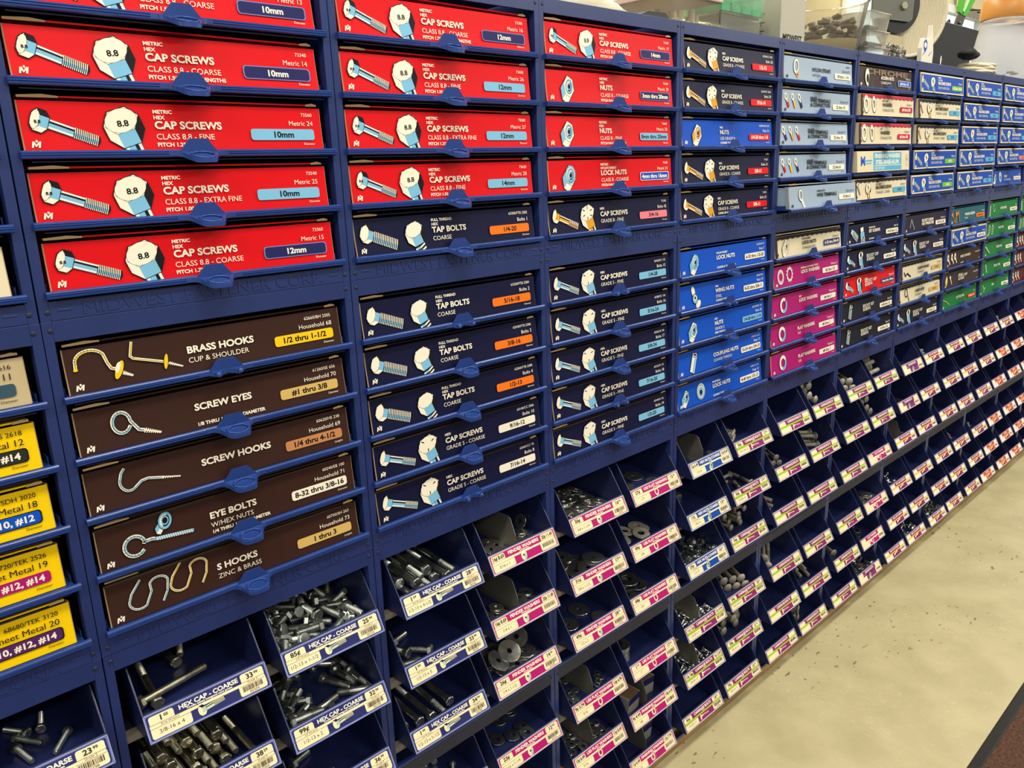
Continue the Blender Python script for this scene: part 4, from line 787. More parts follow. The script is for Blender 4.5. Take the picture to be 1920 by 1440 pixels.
# (column, side, row): kind, price, wrench, size, bulk price, grade, number, pile
BIN={
(0,1,1):('hex','85¢','9/16 Wrench','3/8-16 x 1','23.99','Grade 5','00298','E_few'),
(1,0,1):('hex','1.05','9/16 Wrench','3/8-16 x 4','33.99','Grade 5','00304','C_few'),(1,0,2):('hex','1.15','9/16 Wrench','3/8-16 x 4-1/2','38.29','Grade 5','00305','C_many'),
(1,1,1):('hex','85¢','3/4 Wrench','1/2-13 x 1-1/2','25.99','Grade 5','00336','A_many'),(1,1,2):('hex','99¢','3/4 Wrench','1/2-13 x 2','32.99','Grade 5','00338','B_many'),(1,1,3):('hex','1.10','3/4 Wrench','1/2-13 x 2-1/2','36.99','Grade 5','00340','A_few'),
(2,0,1):('hex','1.69','3/4 Wrench','1/2-13 x 4-1/2','28.99','Grade 5','00346','D_many'),(2,0,2):('hex','1.99','3/4 Wrench','1/2-13 x 5','33.99','Grade 5','00347','A_few'),(2,0,3):('hex','1.99','3/4 Wrench','1/2-13 x 5-1/2','34.99','Grade 5','00348','D_some'),(2,0,4):('hex','2.29','3/4 Wrench','1/2-13 x 6','36.99','Grade 5','00349','E_few'),
(2,1,1):('fender','16¢ 8.69','','3/16 x 1','20¢ 11.49','','','f32_div'),(2,1,2):('fender','16¢ 8.69','','1/4 x 1','20¢ 11.49','','','f32_div2'),(2,1,3):('fender','26¢','','1/4 x 1-1/2','14.99','','02930','f51_many'),(2,1,4):('fender','23¢','','5/16 x 1-1/4','12.99','','02932','w35_many'),
(3,0,1):('fender','30¢','','3/8 x 1-1/4','16.99','','02934','f32_many'),(3,0,2):('fender','31¢','','3/8 x 1-1/2','17.99','','02936','f51_few'),(3,0,3):('fender','49¢','','1/2 x 2','28.99','','02938','f51_two'),(3,0,4):('uss','9¢ 3.79','','3/16','10¢ 4.99','','','w16_div'),(3,0,5):('uss','13¢ 6.49','','5/16','15¢ 8.49','','','w25_div'),(3,0,6):('uss','19¢','','7/16','9.99','','02941','none'),
(3,1,1):('uss','27¢','','1/2','15.99','','02942','f51_two'),(3,1,2):('uss','49¢','','5/8','17.99','','02943','w44_some'),(3,1,3):('uss','68¢','','3/4','17.99','','02944','w60_few'),(3,1,4):('uss','1.29','','1"','17.99','','02945','w60_stack'),(3,1,5):('fin','9¢ 4.49','','#8','10¢ 6.49','','','cartons'),(3,1,6):('fin','11¢ 6.49','','#12','12¢ 7.99','','','carton1'),
(4,0,1):('nut','12¢ 6.49','','1/4-20','15¢ 8.49','','','N_div'),(4,0,2):('nut','17¢','9/16 Wrench','3/8-16','10.99','','03651','N_few'),(4,0,3):('nut','29¢','3/4 Wrench','1/2-13','16.99','','03652','N_many'),(4,0,4):('carr','11¢ 12¢','','1/4-20 x 1','17¢ 10.99','','','cs_div'),(4,0,5):('carr','12¢ 18¢','','1/4-20 x 2','19¢ 12.99','','','cs_div'),(4,0,6):('carr','43¢','','1/4-20 x 5','18.99','','01062','none'),
(4,1,1):('carr','30¢','','5/16-18 x 3','17.99','','','diag_cm3'),(4,1,2):('carr','30¢','','1/4-20 x 4','17.99','','','cm_some'),(4,1,3):('carr','54¢','','1/4-20 x 4-1/2','18.99','','','cm_heads'),(4,1,4):('carr','59¢','','5/16-18 x 4','18.99','','','diag_ch4'),(4,1,5):('carr','58¢','','3/8-16 x 2','21.99','','','ch_heads'),(4,1,6):('carr','79¢','','3/8-16 x 3','22.99','','','none'),
}
def _far(c,s,r):
    if c==5: return ('carr',{(0,2):'diag_cm2',(0,3):'diag_ch2',(0,4):'diag_cb3',(1,1):'ch_heads',(1,2):'diag_cb3',(1,3):'diag_cb1',(1,5):'diag_ch3',(1,6):'diag_ch2'}.get((s,r),'none'))
    if c==6:
        if s==1 and r>=3: return ('sq','N_many') if r==6 else ('mixw',{4:'f51_few',5:'w35_many'}.get(r,'none'))
        return ('carr',{(0,1):'diag_ch3',(0,2):'diag_ch1',(1,1):'cb_some',(1,2):'ch_heads',(0,5):'diag_ch1'}.get((s,r),'none'))
    if c==7:
        if s==0 and r<3: return ('sq',{1:'none',2:'w35_many'}[r])
        return ('lag',{(1,1):'diag_lg3',(0,3):'N_div',(0,4):'cs_many',(0,5):'diag_lg2',(1,6):'cs_many'}.get((s,r),'none'))
    if c==8: return ('lag',{(0,1):'cm_heads',(1,1):'diag_lg4',(0,2):'diag_lg3',(0,3):'diag_cb1',(0,4):'diag_lg2',(1,4):'diag_lg4',(0,6):'N_many'}.get((s,r),'none'))
    if c==9: return ('lag' if (s==0 or r==1) else 'redl',{(1,1):'diag_lg4',(0,2):'diag_lg3',(0,4):'diag_lg2',(0,5):'diag_lg3'}.get((s,r),'none'))
    return ('redl','none')
for c in range(5,12):
    for s in (0,1):
        for r in range(1,7):
            k,p=_far(c,s,r);BIN[c,s,r]=(k,'','','','','','',p)

# ------------------------------------------------------------------ loose hardware
def T0(): return Matrix.Identity(4)
def thread_prof(r,z0,z1,pitch,depth):
    n=max(2,int((z1-z0)/pitch));p=[];
    for i in range(n):
        a=z0+(z1-z0)*i/n;st=(z1-z0)/n;p+=[(r-depth,a),(r,a+st*.45),(r,a+st*.6)]
    p.append((r-depth,z1));return p
def hexhead(b,af,hh,L,m,marks=3):
    r=af/2/math.cos(PI/6);z0=-L/2-hh;z1=-L/2
    b.lathe([(af*.44,z0),(af*.5*1.0,z0+hh*.10)],24,m,True,False)
    # chamfered hexagonal head
    hx=[(r*math.cos(PI/3*i),r*math.sin(PI/3*i)) for i in range(6)]
    c0=[(af*.47*math.cos(PI/12*i),af*.47*math.sin(PI/12*i),z0) for i in range(24)]
    b.add(c0,[tuple(range(23,-1,-1))],m)
    b.lathe([(r,z0+hh*.22),(r,z1)],6,m,False)
    vs=[(x,y,z0+hh*.22) for x,y in hx]+[(af*.485*math.cos(PI/3*i),af*.485*math.sin(PI/3*i),z0+.0001) for i in range(6)]
    b.add(vs,[(i,6+i,6+(i+1)%6,(i+1)%6) for i in range(6)],m)
    for i in range(marks):
        M=Matrix.Rotation(2*PI*i/marks+.3,4,'Z')
        q=[M@Vector(p) for p in ((af*.22,-.0006,z0-.0003),(af*.4,-.0006,z0-.0003),(af*.4,.0006,z0-.0003),(af*.22,.0006,z0-.0003),(af*.22,-.0006,z0+.0001),(af*.4,-.0006,z0+.0001),(af*.4,.0006,z0+.0001),(af*.22,.0006,z0+.0001))]
        b.add(q,[(3,2,1,0),(0,1,5,4),(1,2,6,5),(2,3,7,6),(3,0,4,7)],m)
    return b
def hex_bolt(d,L,af,hh,m,full=False):
    hd=hexhead(MB(),af,hh,L,m).mesh('hex_head');s=MB();r=d/2;st=-L/2 if full else L/2-max(.022,L*.36)
    pr=[(r,-L/2)]+([(r,st-.0004)] if not full else [])+thread_prof(r*1.0,st,L/2-.0015,d*.17,d*.095)+[(r*.72,L/2)]
    s.lathe(pr,18,m,False);return hd,s.mesh('bolt_shank')
def washer_m(D,d,t,m):
    b=MB();pr=[(d/2,-t/2),(D/2-t*.2,-t/2),(D/2,-t/2+t*.3),(D/2,t/2-t*.2),(D/2-t*.2,t/2),(d/2,t/2),(d/2,-t/2)]
    b.lathe(pr,28,m,True,False)
    for p in range(len(b.sm)): b.sm[p]=False
    return b.mesh('washer')
def nut_m(af,h,d,m):
    b=MB();r=af/2/math.cos(PI/6);n=24
    def hx(a): 
        k=a%(PI/3)-PI/6;return af/2/math.cos(k)
    for sg in (-1,1):
        pass
    rings=[[(d/2*math.cos(2*PI*i/n),d/2*math.sin(2*PI*i/n),-h/2) for i in range(n)],
      [(min(hx(2*PI*i/n),af*.49)*math.cos(2*PI*i/n),min(hx(2*PI*i/n),af*.49)*math.sin(2*PI*i/n),-h/2) for i in range(n)],
      [(hx(2*PI*i/n)*math.cos(2*PI*i/n),hx(2*PI*i/n)*math.sin(2*PI*i/n),-h/2+h*.12) for i in range(n)],
      [(hx(2*PI*i/n)*math.cos(2*PI*i/n),hx(2*PI*i/n)*math.sin(2*PI*i/n),h/2-h*.12) for i in range(n)],
      [(min(hx(2*PI*i/n),af*.49)*math.cos(2*PI*i/n),min(hx(2*PI*i/n),af*.49)*math.sin(2*PI*i/n),h/2) for i in range(n)],
      [(d/2*math.cos(2*PI*i/n),d/2*math.sin(2*PI*i/n),h/2) for i in range(n)]]
    vs=[p for q in rings for p in q];k=len(rings)
    b.add(vs,[(j*n+i,j*n+(i+1)%n,((j+1)%k)*n+(i+1)%n,((j+1)%k)*n+i) for j in range(k) for i in range(n)],m);return b.mesh('nut')
def carr_m(d,L,D,hh,m):
    hd=MB();hd.lathe([(.0005,-L/2-hh),(D*.2,-L/2-hh*.95),(D*.38,-L/2-hh*.62),(D*.48,-L/2-hh*.2),(D*.5,-L/2),(d*.5,-L/2)],16,m,True)
    hd.box(-d/2,d/2,-d/2,d/2,-L/2,-L/2+d*.6,m);s=MB();r=d/2;st=L*.12
    s.lathe([(r,-L/2+d*.5),(r,st)]+thread_prof(r,st,L/2-.001,d*.16,d*.06)+[(r*.75,L/2)],12,m,True)
    return hd.mesh('round_head'),s.mesh('bolt_shank')
def lag_m(d,L,af,hh,m):
    hd=hexhead(MB(),af,hh,L,m,0).mesh('hex_head');s=MB();r=d/2
    pr=[(r,-L/2),(r,-L*.1)];n=9
    for i in range(n):
        a=-L*.1+L*.42*i/n;st=L*.42/n;pr+=[(r*.72,a+st*.15),(r*1.05,a+st*.5),(r*.72,a+st*.85)]
    pr+=[(r*.6,L*.36),(r*.75,L*.38),(r*.4,L*.42),(.0004,L/2)]
    s.lathe(pr,12,m,True);return hd,s.mesh('screw_shank')
HW={'A':('hex_bolt',)+hex_bolt(.0127,.038,.019,.008,ZINC,True),'B':('hex_bolt',)+hex_bolt(.0127,.051,.019,.008,ZINC),'C':('hex_bolt',)+hex_bolt(.0112,.102,.0170,.007,YZINC),'D':('hex_bolt',)+hex_bolt(.0127,.115,.019,.008,ZINC),
'E':('hex_bolt',)+hex_bolt(.008,.036,.0127,.0055,ZINC,True),'f32':('fender_washer',washer_m(.032,.010,.0016,BRIGHT)),'f51':('fender_washer',washer_m(.051,.0115,.0018,BRIGHT)),'w35':('flat_washer',washer_m(.035,.0145,.0025,DKZINC)),
'w44':('flat_washer',washer_m(.044,.0175,.003,GALV)),'w60':('flat_washer',washer_m(.062,.027,.004,DKZINC)),'w16':('flat_washer',washer_m(.018,.008,.0013,ZINC)),'w25':('flat_washer',washer_m(.025,.0105,.0017,BRIGHT)),
'N':('hex_nut',nut_m(.019,.011,.0120,ZINC)),'cs':('carriage_bolt',)+carr_m(.0065,.026,.0145,.0035,BRIGHT),'cm':('carriage_bolt',)+carr_m(.0095,.075,.021,.005,GALV),'cb':('carriage_bolt',)+carr_m(.0127,.125,.028,.007,GALV),'cx':('carriage_bolt',)+carr_m(.016,.135,.036,.009,GALV),'ch':('carriage_bolt',)+carr_m(.0127,.085,.028,.0075,GALV),'lg':('lag_screw',)+lag_m(.0095,.075,.0143,.006,GALV)}
NM={'hex_bolt':'hex bolt','fender_washer':'fender washer','flat_washer':'flat washer','hex_nut':'hex nut','carriage_bolt':'carriage bolt','lag_screw':'lag screw'}
SPAN={'A':(.027,.019,.008),'B':(.0335,.0255,.008),'C':(.057,.051,.006),'D':(.0655,.0575,.008),'E':(.0235,.018,.006),'cs':(.0165,.013,.006),'cm':(.0425,.0375,.009),'cb':(.0695,.0625,.012),'lg':(.0435,.0375,.007)}
def parse(k):
    kd,s=PILES[k];out=[]
    for e in s.split(';'):
        a=[int(v) for v in e.split(',')];x,y,z=a[0]/1e4,a[1]/1e4,a[2]/1e4;q=Quaternion([v/100 for v in a[3:]]).normalized()
        if kd in SPAN:                       # keep both ends of long pieces inside the bin walls
            h,t,r=SPAN[kd];d=q@Vector((0,0,1));e1=Vector((x,y,z))-d*h;e2=Vector((x,y,z))+d*t
            lo,hi=min(e1.x,e2.x)-r,max(e1.x,e2.x)+r
            if lo<-.0885: x+=-.0885-lo
            if hi>.0885: x-=hi-.0885
            lo=min(e1.y-r+.45*max(0,.03-e1.z),e2.y-r);zz=e1.z if e1.y<e2.y else e2.z;lim=-.028+.42*max(0,min(zz,.035))
            if lo<lim: y+=lim-lo
        out.append((kd,x,y,z,q))
    return out
def floorz(y): return .0036+(y+.026)*(.0274-.0036)/.248
def pile(name,rnd):
    if name=='f32_div2': return [(k,-x,y,z,Quaternion((q.w,q.x,-q.y,-q.z))) for k,x,y,z,q in parse('f32_div')]
    if name=='f51_many':
        o=parse('f51_few')
        for i,(x,y,z,rx,ry) in enumerate(((-.030,.030,.034,.55,.25),(.006,.034,.038,.62,-.12),(.052,.060,.040,.5,-.3),(-.055,.075,.036,.3,.2))):
            o.append(('f51',x,y,z,Quaternion((1,0,0),rx)@Quaternion((0,1,0),ry)))
        return o
    if name in('C_many','D_many','D_some'):
        kd=name[0];d,L,af,hh=(.0112,.102,.0170,.007) if kd=='C' else (.0127,.115,.019,.008)
        o=[];sl=math.atan2(.0238,.248);st=af*1.16;lay={'C_many':4,'D_many':2,'D_some':1}[name]
        for l in range(lay):
            n=int(.166/st)-(l%2)-(2*l if kd=='D' else l);x0=-.083+st/2+(l%2)*st*.5
            if name=='D_some': n=5
            for i in range(n):
                flip=(i+l)%2==0 if kd=='C' else (i*7+l)%3==0
                x=x0+i*st*(1.0 if name!='D_some' else 1.2)+rnd.uniform(-.0008,.0008);y=.052+L*.08+rnd.uniform(-.012,.02)+.006*l
                z=floorz(y)+af*.60+l*af*.98+rnd.uniform(0,.0008)
                q=Quaternion((1,0,0),sl)@Quaternion((0,0,1),rnd.uniform(-.02,.02))@Quaternion((1,0,0),PI/2 if flip else -PI/2)@Quaternion((0,0,1),rnd.uniform(0,1))
                o.append((kd,x,y,z,q))
        return o
    if name=='C_few':
        o=[];sl=math.atan2(.0238,.248);sq=Quaternion((1,0,0),sl);H_=PI/2
        for x,y,up_,a_,hd in ((-.022,.040,.0165,1.40,-1),(-.050,.078,.0095,.10,-1),(.030,.155,.0095,.35,1),(-.004,.150,.0095,-.1,-1),(-.070,.140,.0095,.25,1)):
            o.append(('C',x,y,floorz(y)+up_+.0008,sq@Quaternion((0,0,1),-a_)@Quaternion((1,0,0),H_*hd)))
        return o
    if name in('cb_some','cm_heads','ch_heads') or name.startswith('diag'):
        o=[];sl=math.atan2(.0238,.248);sq=Quaternion((1,0,0),sl)
        if name=='cb_some':
            for i,(x,y,l,d) in enumerate(((-.004,.030,0,1),(.006,.066,0,-1),(-.002,.102,0,1),(.003,.138,0,-1),(.002,.048,1,1),(-.006,.084,1,-1),(.004,.120,1,1),(.0,.066,2,1),(.003,.102,2,-1))):
                o.append(('cx',x,y,floorz(y)+.0186+l*.0255,sq@Quaternion((0,0,1),rnd.uniform(-.05,.05))@Quaternion((0,1,0),-d*PI/2)))
        elif name in('cm_heads','ch_heads'):
            kd=name[:2];D=.021 if kd=='cm' else .028;k=D/.021
            for i,(a_,y,l) in enumerate(((0,.085,0),(1.06,.07,0),(2.14,.092,0),(.55,.08,1),(1.6,.065,1),(1.08,.088,2),(3.2,.07,0),(2.7,.098,1),(.1,.07,2) if kd=='cm' else (2.1,.075,2),(.6,.085,3),(1.6,.07,3))):
                o.append((kd,-.074+.0075*(k-1)*1.4+a_*.0222*k,y,floorz(y)+D*.56+l*D*.9,sq@Quaternion((0,0,1),rnd.uniform(-.10,.10))@Quaternion((1,0,0),-PI/2)))
        else:
            kd=name[5:7];n=int(name[7]);L,D,d={'cm':(.08,.021,.0095),'ch':(.0925,.028,.0127),'cb':(.132,.028,.0127),'lg':(.081,.0155,.0095)}[kd]
            f=rnd.choice((.28,.4,.5)) if kd!='cb' else 1.05;s_=rnd.choice((1,1,-1))
            for i in range(2*n-1 if n>1 else 1):
                lay=0 if i<n else 1;a_=f+rnd.uniform(-.03,.03);w=((i-(n-1)/2) if i<n else (i-n-(n-2)/2))*D*1.08
                cx_=(.026 if kd!='cb' else .006)+w*math.cos(a_);cy_=(.064 if kd!='cb' else .072)-w*math.sin(a_)
                t=math.atan2(D/2-d/2,L*.9)*s_
                o.append((kd,cx_,cy_,floorz(cy_)+(D+d)/4+.0012+lay*D*.86,sq@Quaternion((0,0,1),-a_*1.0)@Quaternion((1,0,0),-PI/2*s_)@Quaternion((1,0,0),t*s_)))
        return o
    if name=='w60_stack':
        o=[];sl=math.atan2(.0238,.248)
        for i in range(9): o.append(('w60',-.048+.0006*rnd.uniform(-2,2),.052+rnd.uniform(-.002,.002),floorz(.052)+.0034+i*.0043,Quaternion((1,0,0),sl)))
        return o
    if name=='w60_few':
        o=[];sl=math.atan2(.0238,.248)
        for i,(x,y,l,t) in enumerate(((-.048,.03,0,0),(.012,.045,0,0),(-.02,.075,1,.05),(.0,.062,2,.07),(-.044,.098,0,0))): o.append(('w60',x,y,floorz(y)+.0034+l*.0052,Quaternion((1,0,0),sl+t)))
        return o
    return parse(name)
def bin_phrase(c,s,r,k,size):
    return f'{"left" if s==0 else "right"} bin, {ORD[r-1]} row under the {MIDN[c]}'
def fill(bn,pname,c,s,r,k,size,rnd):
    ph=bin_phrase(c,s,r,k,size)
    if pname.startswith('carton'):
        for i,(x,y,rz) in enumerate(((-.045,.045,.12),(.040,.062,-.1),) if pname=='cartons' else ((.030,.06,.05),)):
            b=MB();w,d,h=.052,.075,.050;cb=mat('ink_boxcream',INK['boxcream'],.42)
            b.box(-w/2,w/2,-d/2,d/2,0,h,mat('carton_grey',(150,146,136),.6))
            root=b.obj('small_carton',None);root.location=bn.location+Vector((x,y,floorz(y)+.0022));root.rotation_euler=(math.atan2(.0238,.248),0,rz)
            q=MB();q.add([(-w/2,-d/2-.0002,.03),(w/2,-d/2-.0002,.03),(w/2,-d/2-.0002,h),(-w/2,-d/2-.0002,h)]+[(-w/2,-d/2-.0002,h+.0003),(w/2,-d/2-.0002,h+.0003),(w/2,0,h+.0003),(-w/2,0,h+.0003)],[(0,1,2,3)],ink('navy'))
            q.add([(-w/2*.9,-d/2,h+.0003),(w/2*.9,-d/2,h+.0003),(w/2*.9,d/2*.8,h+.0003),(-w/2*.9,d/2*.8,h+.0003)],[(0,1,2,3)],mat('carton_brown',(112,82,56),.6));q.obj('carton_print',root)
            tag(root,f'small navy banded carton, {["left of two","right of two"][i] if pname=="cartons" else "alone"}, {ph.split(", ")[1]}','carton')
        pl=link('divider',DIVM,bn,(0,0,0));pl['label']='sheet steel divider plate';return
    if pname.endswith('div') or pname.endswith('div2'):
        pl=link('divider',DIVM,bn,(0,0,0));pl['label']='sheet steel divider plate'
    L=pile(pname,rnd);mir=c>=4 and (c+s+r)%2==0 and not pname.endswith('div')
    for kd,x,y,z,q in L:
        if mir: x=-x;q=Quaternion((q.w,q.x,-q.y,-q.z))
        nm=HW[kd][0];me=HW[kd][1:]
        o=link(nm,me[0]);o.rotation_mode='QUATERNION';o.rotation_quaternion=q;o.location=bn.location+Vector((x,y,z))
        n=len(L);tag(o,f'{"loose " if n>1 else "single "}{NM[nm]} in the {ph}',NM[nm].split()[-1],f'{NM[nm]}s in the {ph}')
        if len(me)>1: link('shank',me[1],o)
def vis(p):
    q=cam.matrix_world.inverted()@Vector(p)
    if q.z>-.05: return False
    u=960+1517.78*q.x/-q.z;v=720-1517.78*q.y/-q.z
    return -15<u<1935 and -15<v<1455
_mwi=None
rnd=random.Random(4)
bpy.context.view_layer.update()
for ci in range(0,12):
    for un in (0,1):
        zb=-1.042*(2+un)
        if not any(vis((X(ci-1+a),-.03,Z(zb)+H*bb)) for a in (0,.5,1) for bb in (0,.5,1)): continue
        c=link('bin_rack',RACKM,None,(X(ci-1)+rnd.uniform(-.0004,.0004),rnd.uniform(-.001,.001),Z(zb)));bevel(c,.0012)
        tag(c,f'{"upper" if un==0 else "lower"} blue bin rack, {"directly below" if un==0 else "by the floor under"} the {MIDN[ci]}','rack','blue bin racks under the drawer cabinets')
        tr=link('top_rail',TOPR[un],c)
        if un: tr['label']='dull charcoal top rail'
        for rr in range(3):
            link('shelf_rail',RAILM,c,(0,0,H-ROWZ[rr]*W-.0108))
        for rr in range(3):
            r=rr+1+3*un
            for s in (0,1):
                sp=BIN.get((ci,s,r))
                if sp is None: continue
                x=X(ci-1+(.2799 if s==0 else .7569));z=Z(zb)+H-ROWZ[rr]*W
                if not any(vis((x+a,yy,z+zz)) for a in (-.09,0,.09) for yy,zz in ((-.036,0),(-.02,.036),(.03,.09))): continue
                k=sp[0]
                bn=link('parts_bin',BINM,None,(x,rnd.uniform(-.0012,.0008),z))
                if sp[3]: lb=f'blue bin with {LD[k]} reading {sp[3]}'
                else: lb=f'bin with {LD[k]}, {bin_phrase(ci,s,r,k,"").replace(" bin,",",")}'
                tag(bn,lb,'bin','open front parts bins')
                ho=link('label_holder',HOLDM,bn,(0,LABY0-.0002,LABZ0));ho.rotation_euler.x=-LANG
                t,sb=LT[k]
                bin_label(bn,LK[k],t,sb,*sp[1:7],ci<5,rnd)
                if sp[7]!='none': fill(bn,sp[7],ci,s,r,k,sp[3],rnd)
# ------------------------------------------------------------------ room
def floor_mat():
    m=bpy.data.materials.new('painted_concrete');m.use_nodes=True;nt=m.node_tree;b=nt.nodes['Principled BSDF'];N=nt.nodes.new;Lk=nt.links.new
    tc=N('ShaderNodeTexCoord')
    def noise(s,d=4,w=None,off=(0,0,0),st=(1,1,1)):
        mp=N('ShaderNodeMapping');mp.inputs['Location'].default_value=off;mp.inputs['Scale'].default_value=st;Lk(tc.outputs['Object'],mp.inputs['Vector'])
        n=N('ShaderNodeTexNoise');n.inputs['Scale'].default_value=s;n.inputs['Detail'].default_value=d;Lk(mp.outputs['Vector'],n.inputs['Vector']);return n.outputs['Fac']
    def ramp(v,a,b_):
        r=N('ShaderNodeMapRange');r.inputs['From Min'].default_value=a;r.inputs['From Max'].default_value=b_;Lk(v,r.inputs['Value']);return r.outputs['Result']
    def mix(f,c1,c2):
        x=N('ShaderNodeMix');x.data_type='RGBA';Lk(f,x.inputs[0])
        for c,i in ((c1,6),(c2,7)):
            if isinstance(c,tuple):x.inputs[i].default_value=c
            else:Lk(c,x.inputs[i])
        return x.outputs[2]
    def mul(a,b_):
        x=N('ShaderNodeMath');x.operation='MULTIPLY';Lk(a,x.inputs[0])
        if isinstance(b_,float):x.inputs[1].default_value=b_
        else:Lk(b_,x.inputs[1])
        return x.outputs[0]
    base=mix(ramp(noise(7,8),.35,.65),lin((189,177,134)),lin((205,193,150)))
    scr=mul(ramp(noise(150,3,st=(1,.2,1)),.60,.70),ramp(noise(3,2,off=(4,1,0)),.42,.6))
    scr2=mul(ramp(noise(140,3,st=(.2,1,1),off=(3,7,0)),.60,.70),ramp(noise(2.4,2,off=(9,1,0)),.42,.6))
    c=mix(mul(scr,.5),base,lin((224,214,180)));c=mix(mul(scr2,.5),c,lin((224,214,180)))
    chip=mul(ramp(noise(30,3,off=(1,2,0),st=(1,1.8,1)),.655,.67),ramp(noise(1.5,1,off=(2.3,.6,0)),.50,.56))
    c=mix(chip,c,lin((138,118,90)))
    Lk(c,b.inputs['Base Color']);b.inputs['Roughness'].default_value=.55
    bu=N('ShaderNodeBump');bu.inputs['Strength'].default_value=.25;bu.inputs['Distance'].default_value=.002;Lk(noise(90,3),bu.inputs['Height']);Lk(bu.outputs['Normal'],b.inputs['Normal'])
    return m
FM=floor_mat()
f=MB();f.box(-3,12,-4.5,1.6,-.05,0,FM);o=f.obj('floor');o['kind']='structure'
wl=mat('wall_paint',(206,194,150),.8,noise=.05,scale=3)
f=MB();f.box(-3,5.35,1.55,1.6,0,3.1,wl);f.box(10.8,12,1.55,1.6,0,3.1,wl);f.box(5.35,10.8,1.55,1.6,0,1.2,wl);f.box(5.35,10.8,1.55,1.6,2.75,3.1,wl);o=f.obj('wall_back');o['kind']='structure'
f=MB();wf=mat('window_frame',(214,206,184),.5)
for x0,x1,z0,z1 in ((5.35,10.8,1.2,1.26),(5.35,10.8,2.69,2.75),(5.35,5.41,1.26,2.69),(10.74,10.8,1.26,2.69),(8.05,8.1,1.26,2.69)): f.box(x0,x1,1.54,1.6,z0,z1,wf)
o=f.obj('window_1');o['kind']='structure'
gp=MB();gp.box(5.41,10.74,1.575,1.580,1.26,2.69,mat('window_glass',(244,248,250),.02,trans=1,ior=1.1));g=gp.obj('glass_pane',o)
sk=MB();sk.add([(3,4,0),(24,4,0),(24,4,7),(3,4,7)],[(0,1,2,3)],mat('bright_sky',(226,240,252),1,emit=1.6));s=sk.obj('sky_outside');s['kind']='structure'
# wooden plinth
wood=bpy.data.materials.new('plinth_wood');wood.use_nodes=True
nt=wood.node_tree;b_=nt.nodes['Principled BSDF'];tc=nt.nodes.new('ShaderNodeTexCoord');mp=nt.nodes.new('ShaderNodeMapping');mp.inputs['Scale'].default_value=(2,30,30);nz=nt.nodes.new('ShaderNodeTexNoise');nz.inputs['Scale'].default_value=3;nz.inputs['Detail'].default_value=6
cr=nt.nodes.new('ShaderNodeValToRGB');cr.color_ramp.elements[0].position=.3;cr.color_ramp.elements[0].color=lin((120,92,58));cr.color_ramp.elements[1].position=.7;cr.color_ramp.elements[1].color=lin((190,152,98))
nt.links.new(tc.outputs['Object'],mp.inputs['Vector']);nt.links.new(mp.outputs['Vector'],nz.inputs['Vector']);nt.links.new(nz.outputs['Fac'],cr.inputs['Fac']);nt.links.new(cr.outputs['Color'],b_.inputs['Base Color']);b_.inputs['Roughness'].default_value=.6
f=MB();f.box(X(-1.05),X(11),.006,CD,0,Z(-3.126)-.0004,wood);o=f.obj('trim_1');o['kind']='structure'
# carpet with rubber edging
cm=mat('carpet_pile',(84,54,38),.95,noise=.6,scale=130,bump=1.0,bscale=300)
yb=-1.335*W
f=MB();f.box(-3,12,-4.5,yb-.0315,.0004,.008,cm)
n=260;r2=random.Random(2)
o=f.obj('carpet');tag(o,'brown loop pile carpet in the bottom right corner','carpet')
f=MB();f.prism([(yb,.0004),(yb-.006,.005),(yb-.028,.0086),(yb-.031,.0086),(yb-.031,.0004)],'x',-3,12,mat('rubber_edge',(38,36,34),.5));o=f.obj('edging_strip');tag(o,'black rubber edging strip between pale floor and brown carpet','trim strip')
f=MB()
for i in range(5): pass

# ------------------------------------------------------------------ things on top of the cabinets
ZT=Z(1.042)
def shell(b,x0,x1,y0,y1,z0,z1,m,t=.0016,taper=.0):
    """open-topped thin box"""
    def ringpts(x0,x1,y0,y1,z): return [(x0,y0,z),(x1,y0,z),(x1,y1,z),(x0,y1,z)]
    o0=ringpts(x0+taper,x1-taper,y0+taper,y1-taper,z0);o1=ringpts(x0,x1,y0,y1,z1);i1=ringpts(x0+t,x1-t,y0+t,y1-t,z1);i0=ringpts(x0+taper+t,x1-taper-t,y0+taper+t,y1-taper-t,z0+t)
    vs=o0+o1+i1+i0
    fs=[(3,2,1,0)]+[(i,(i+1)%4,4+(i+1)%4,4+i) for i in range(4)]+[(4+i,4+(i+1)%4,8+(i+1)%4,8+i) for i in range(4)]+[(8+i,8+(i+1)%4,12+(i+1)%4,12+i) for i in range(4)]+[(12,13,14,15)]
    b.add(vs,fs,m);return b
def xw(c):return X(c)
rnd=random.Random(8)
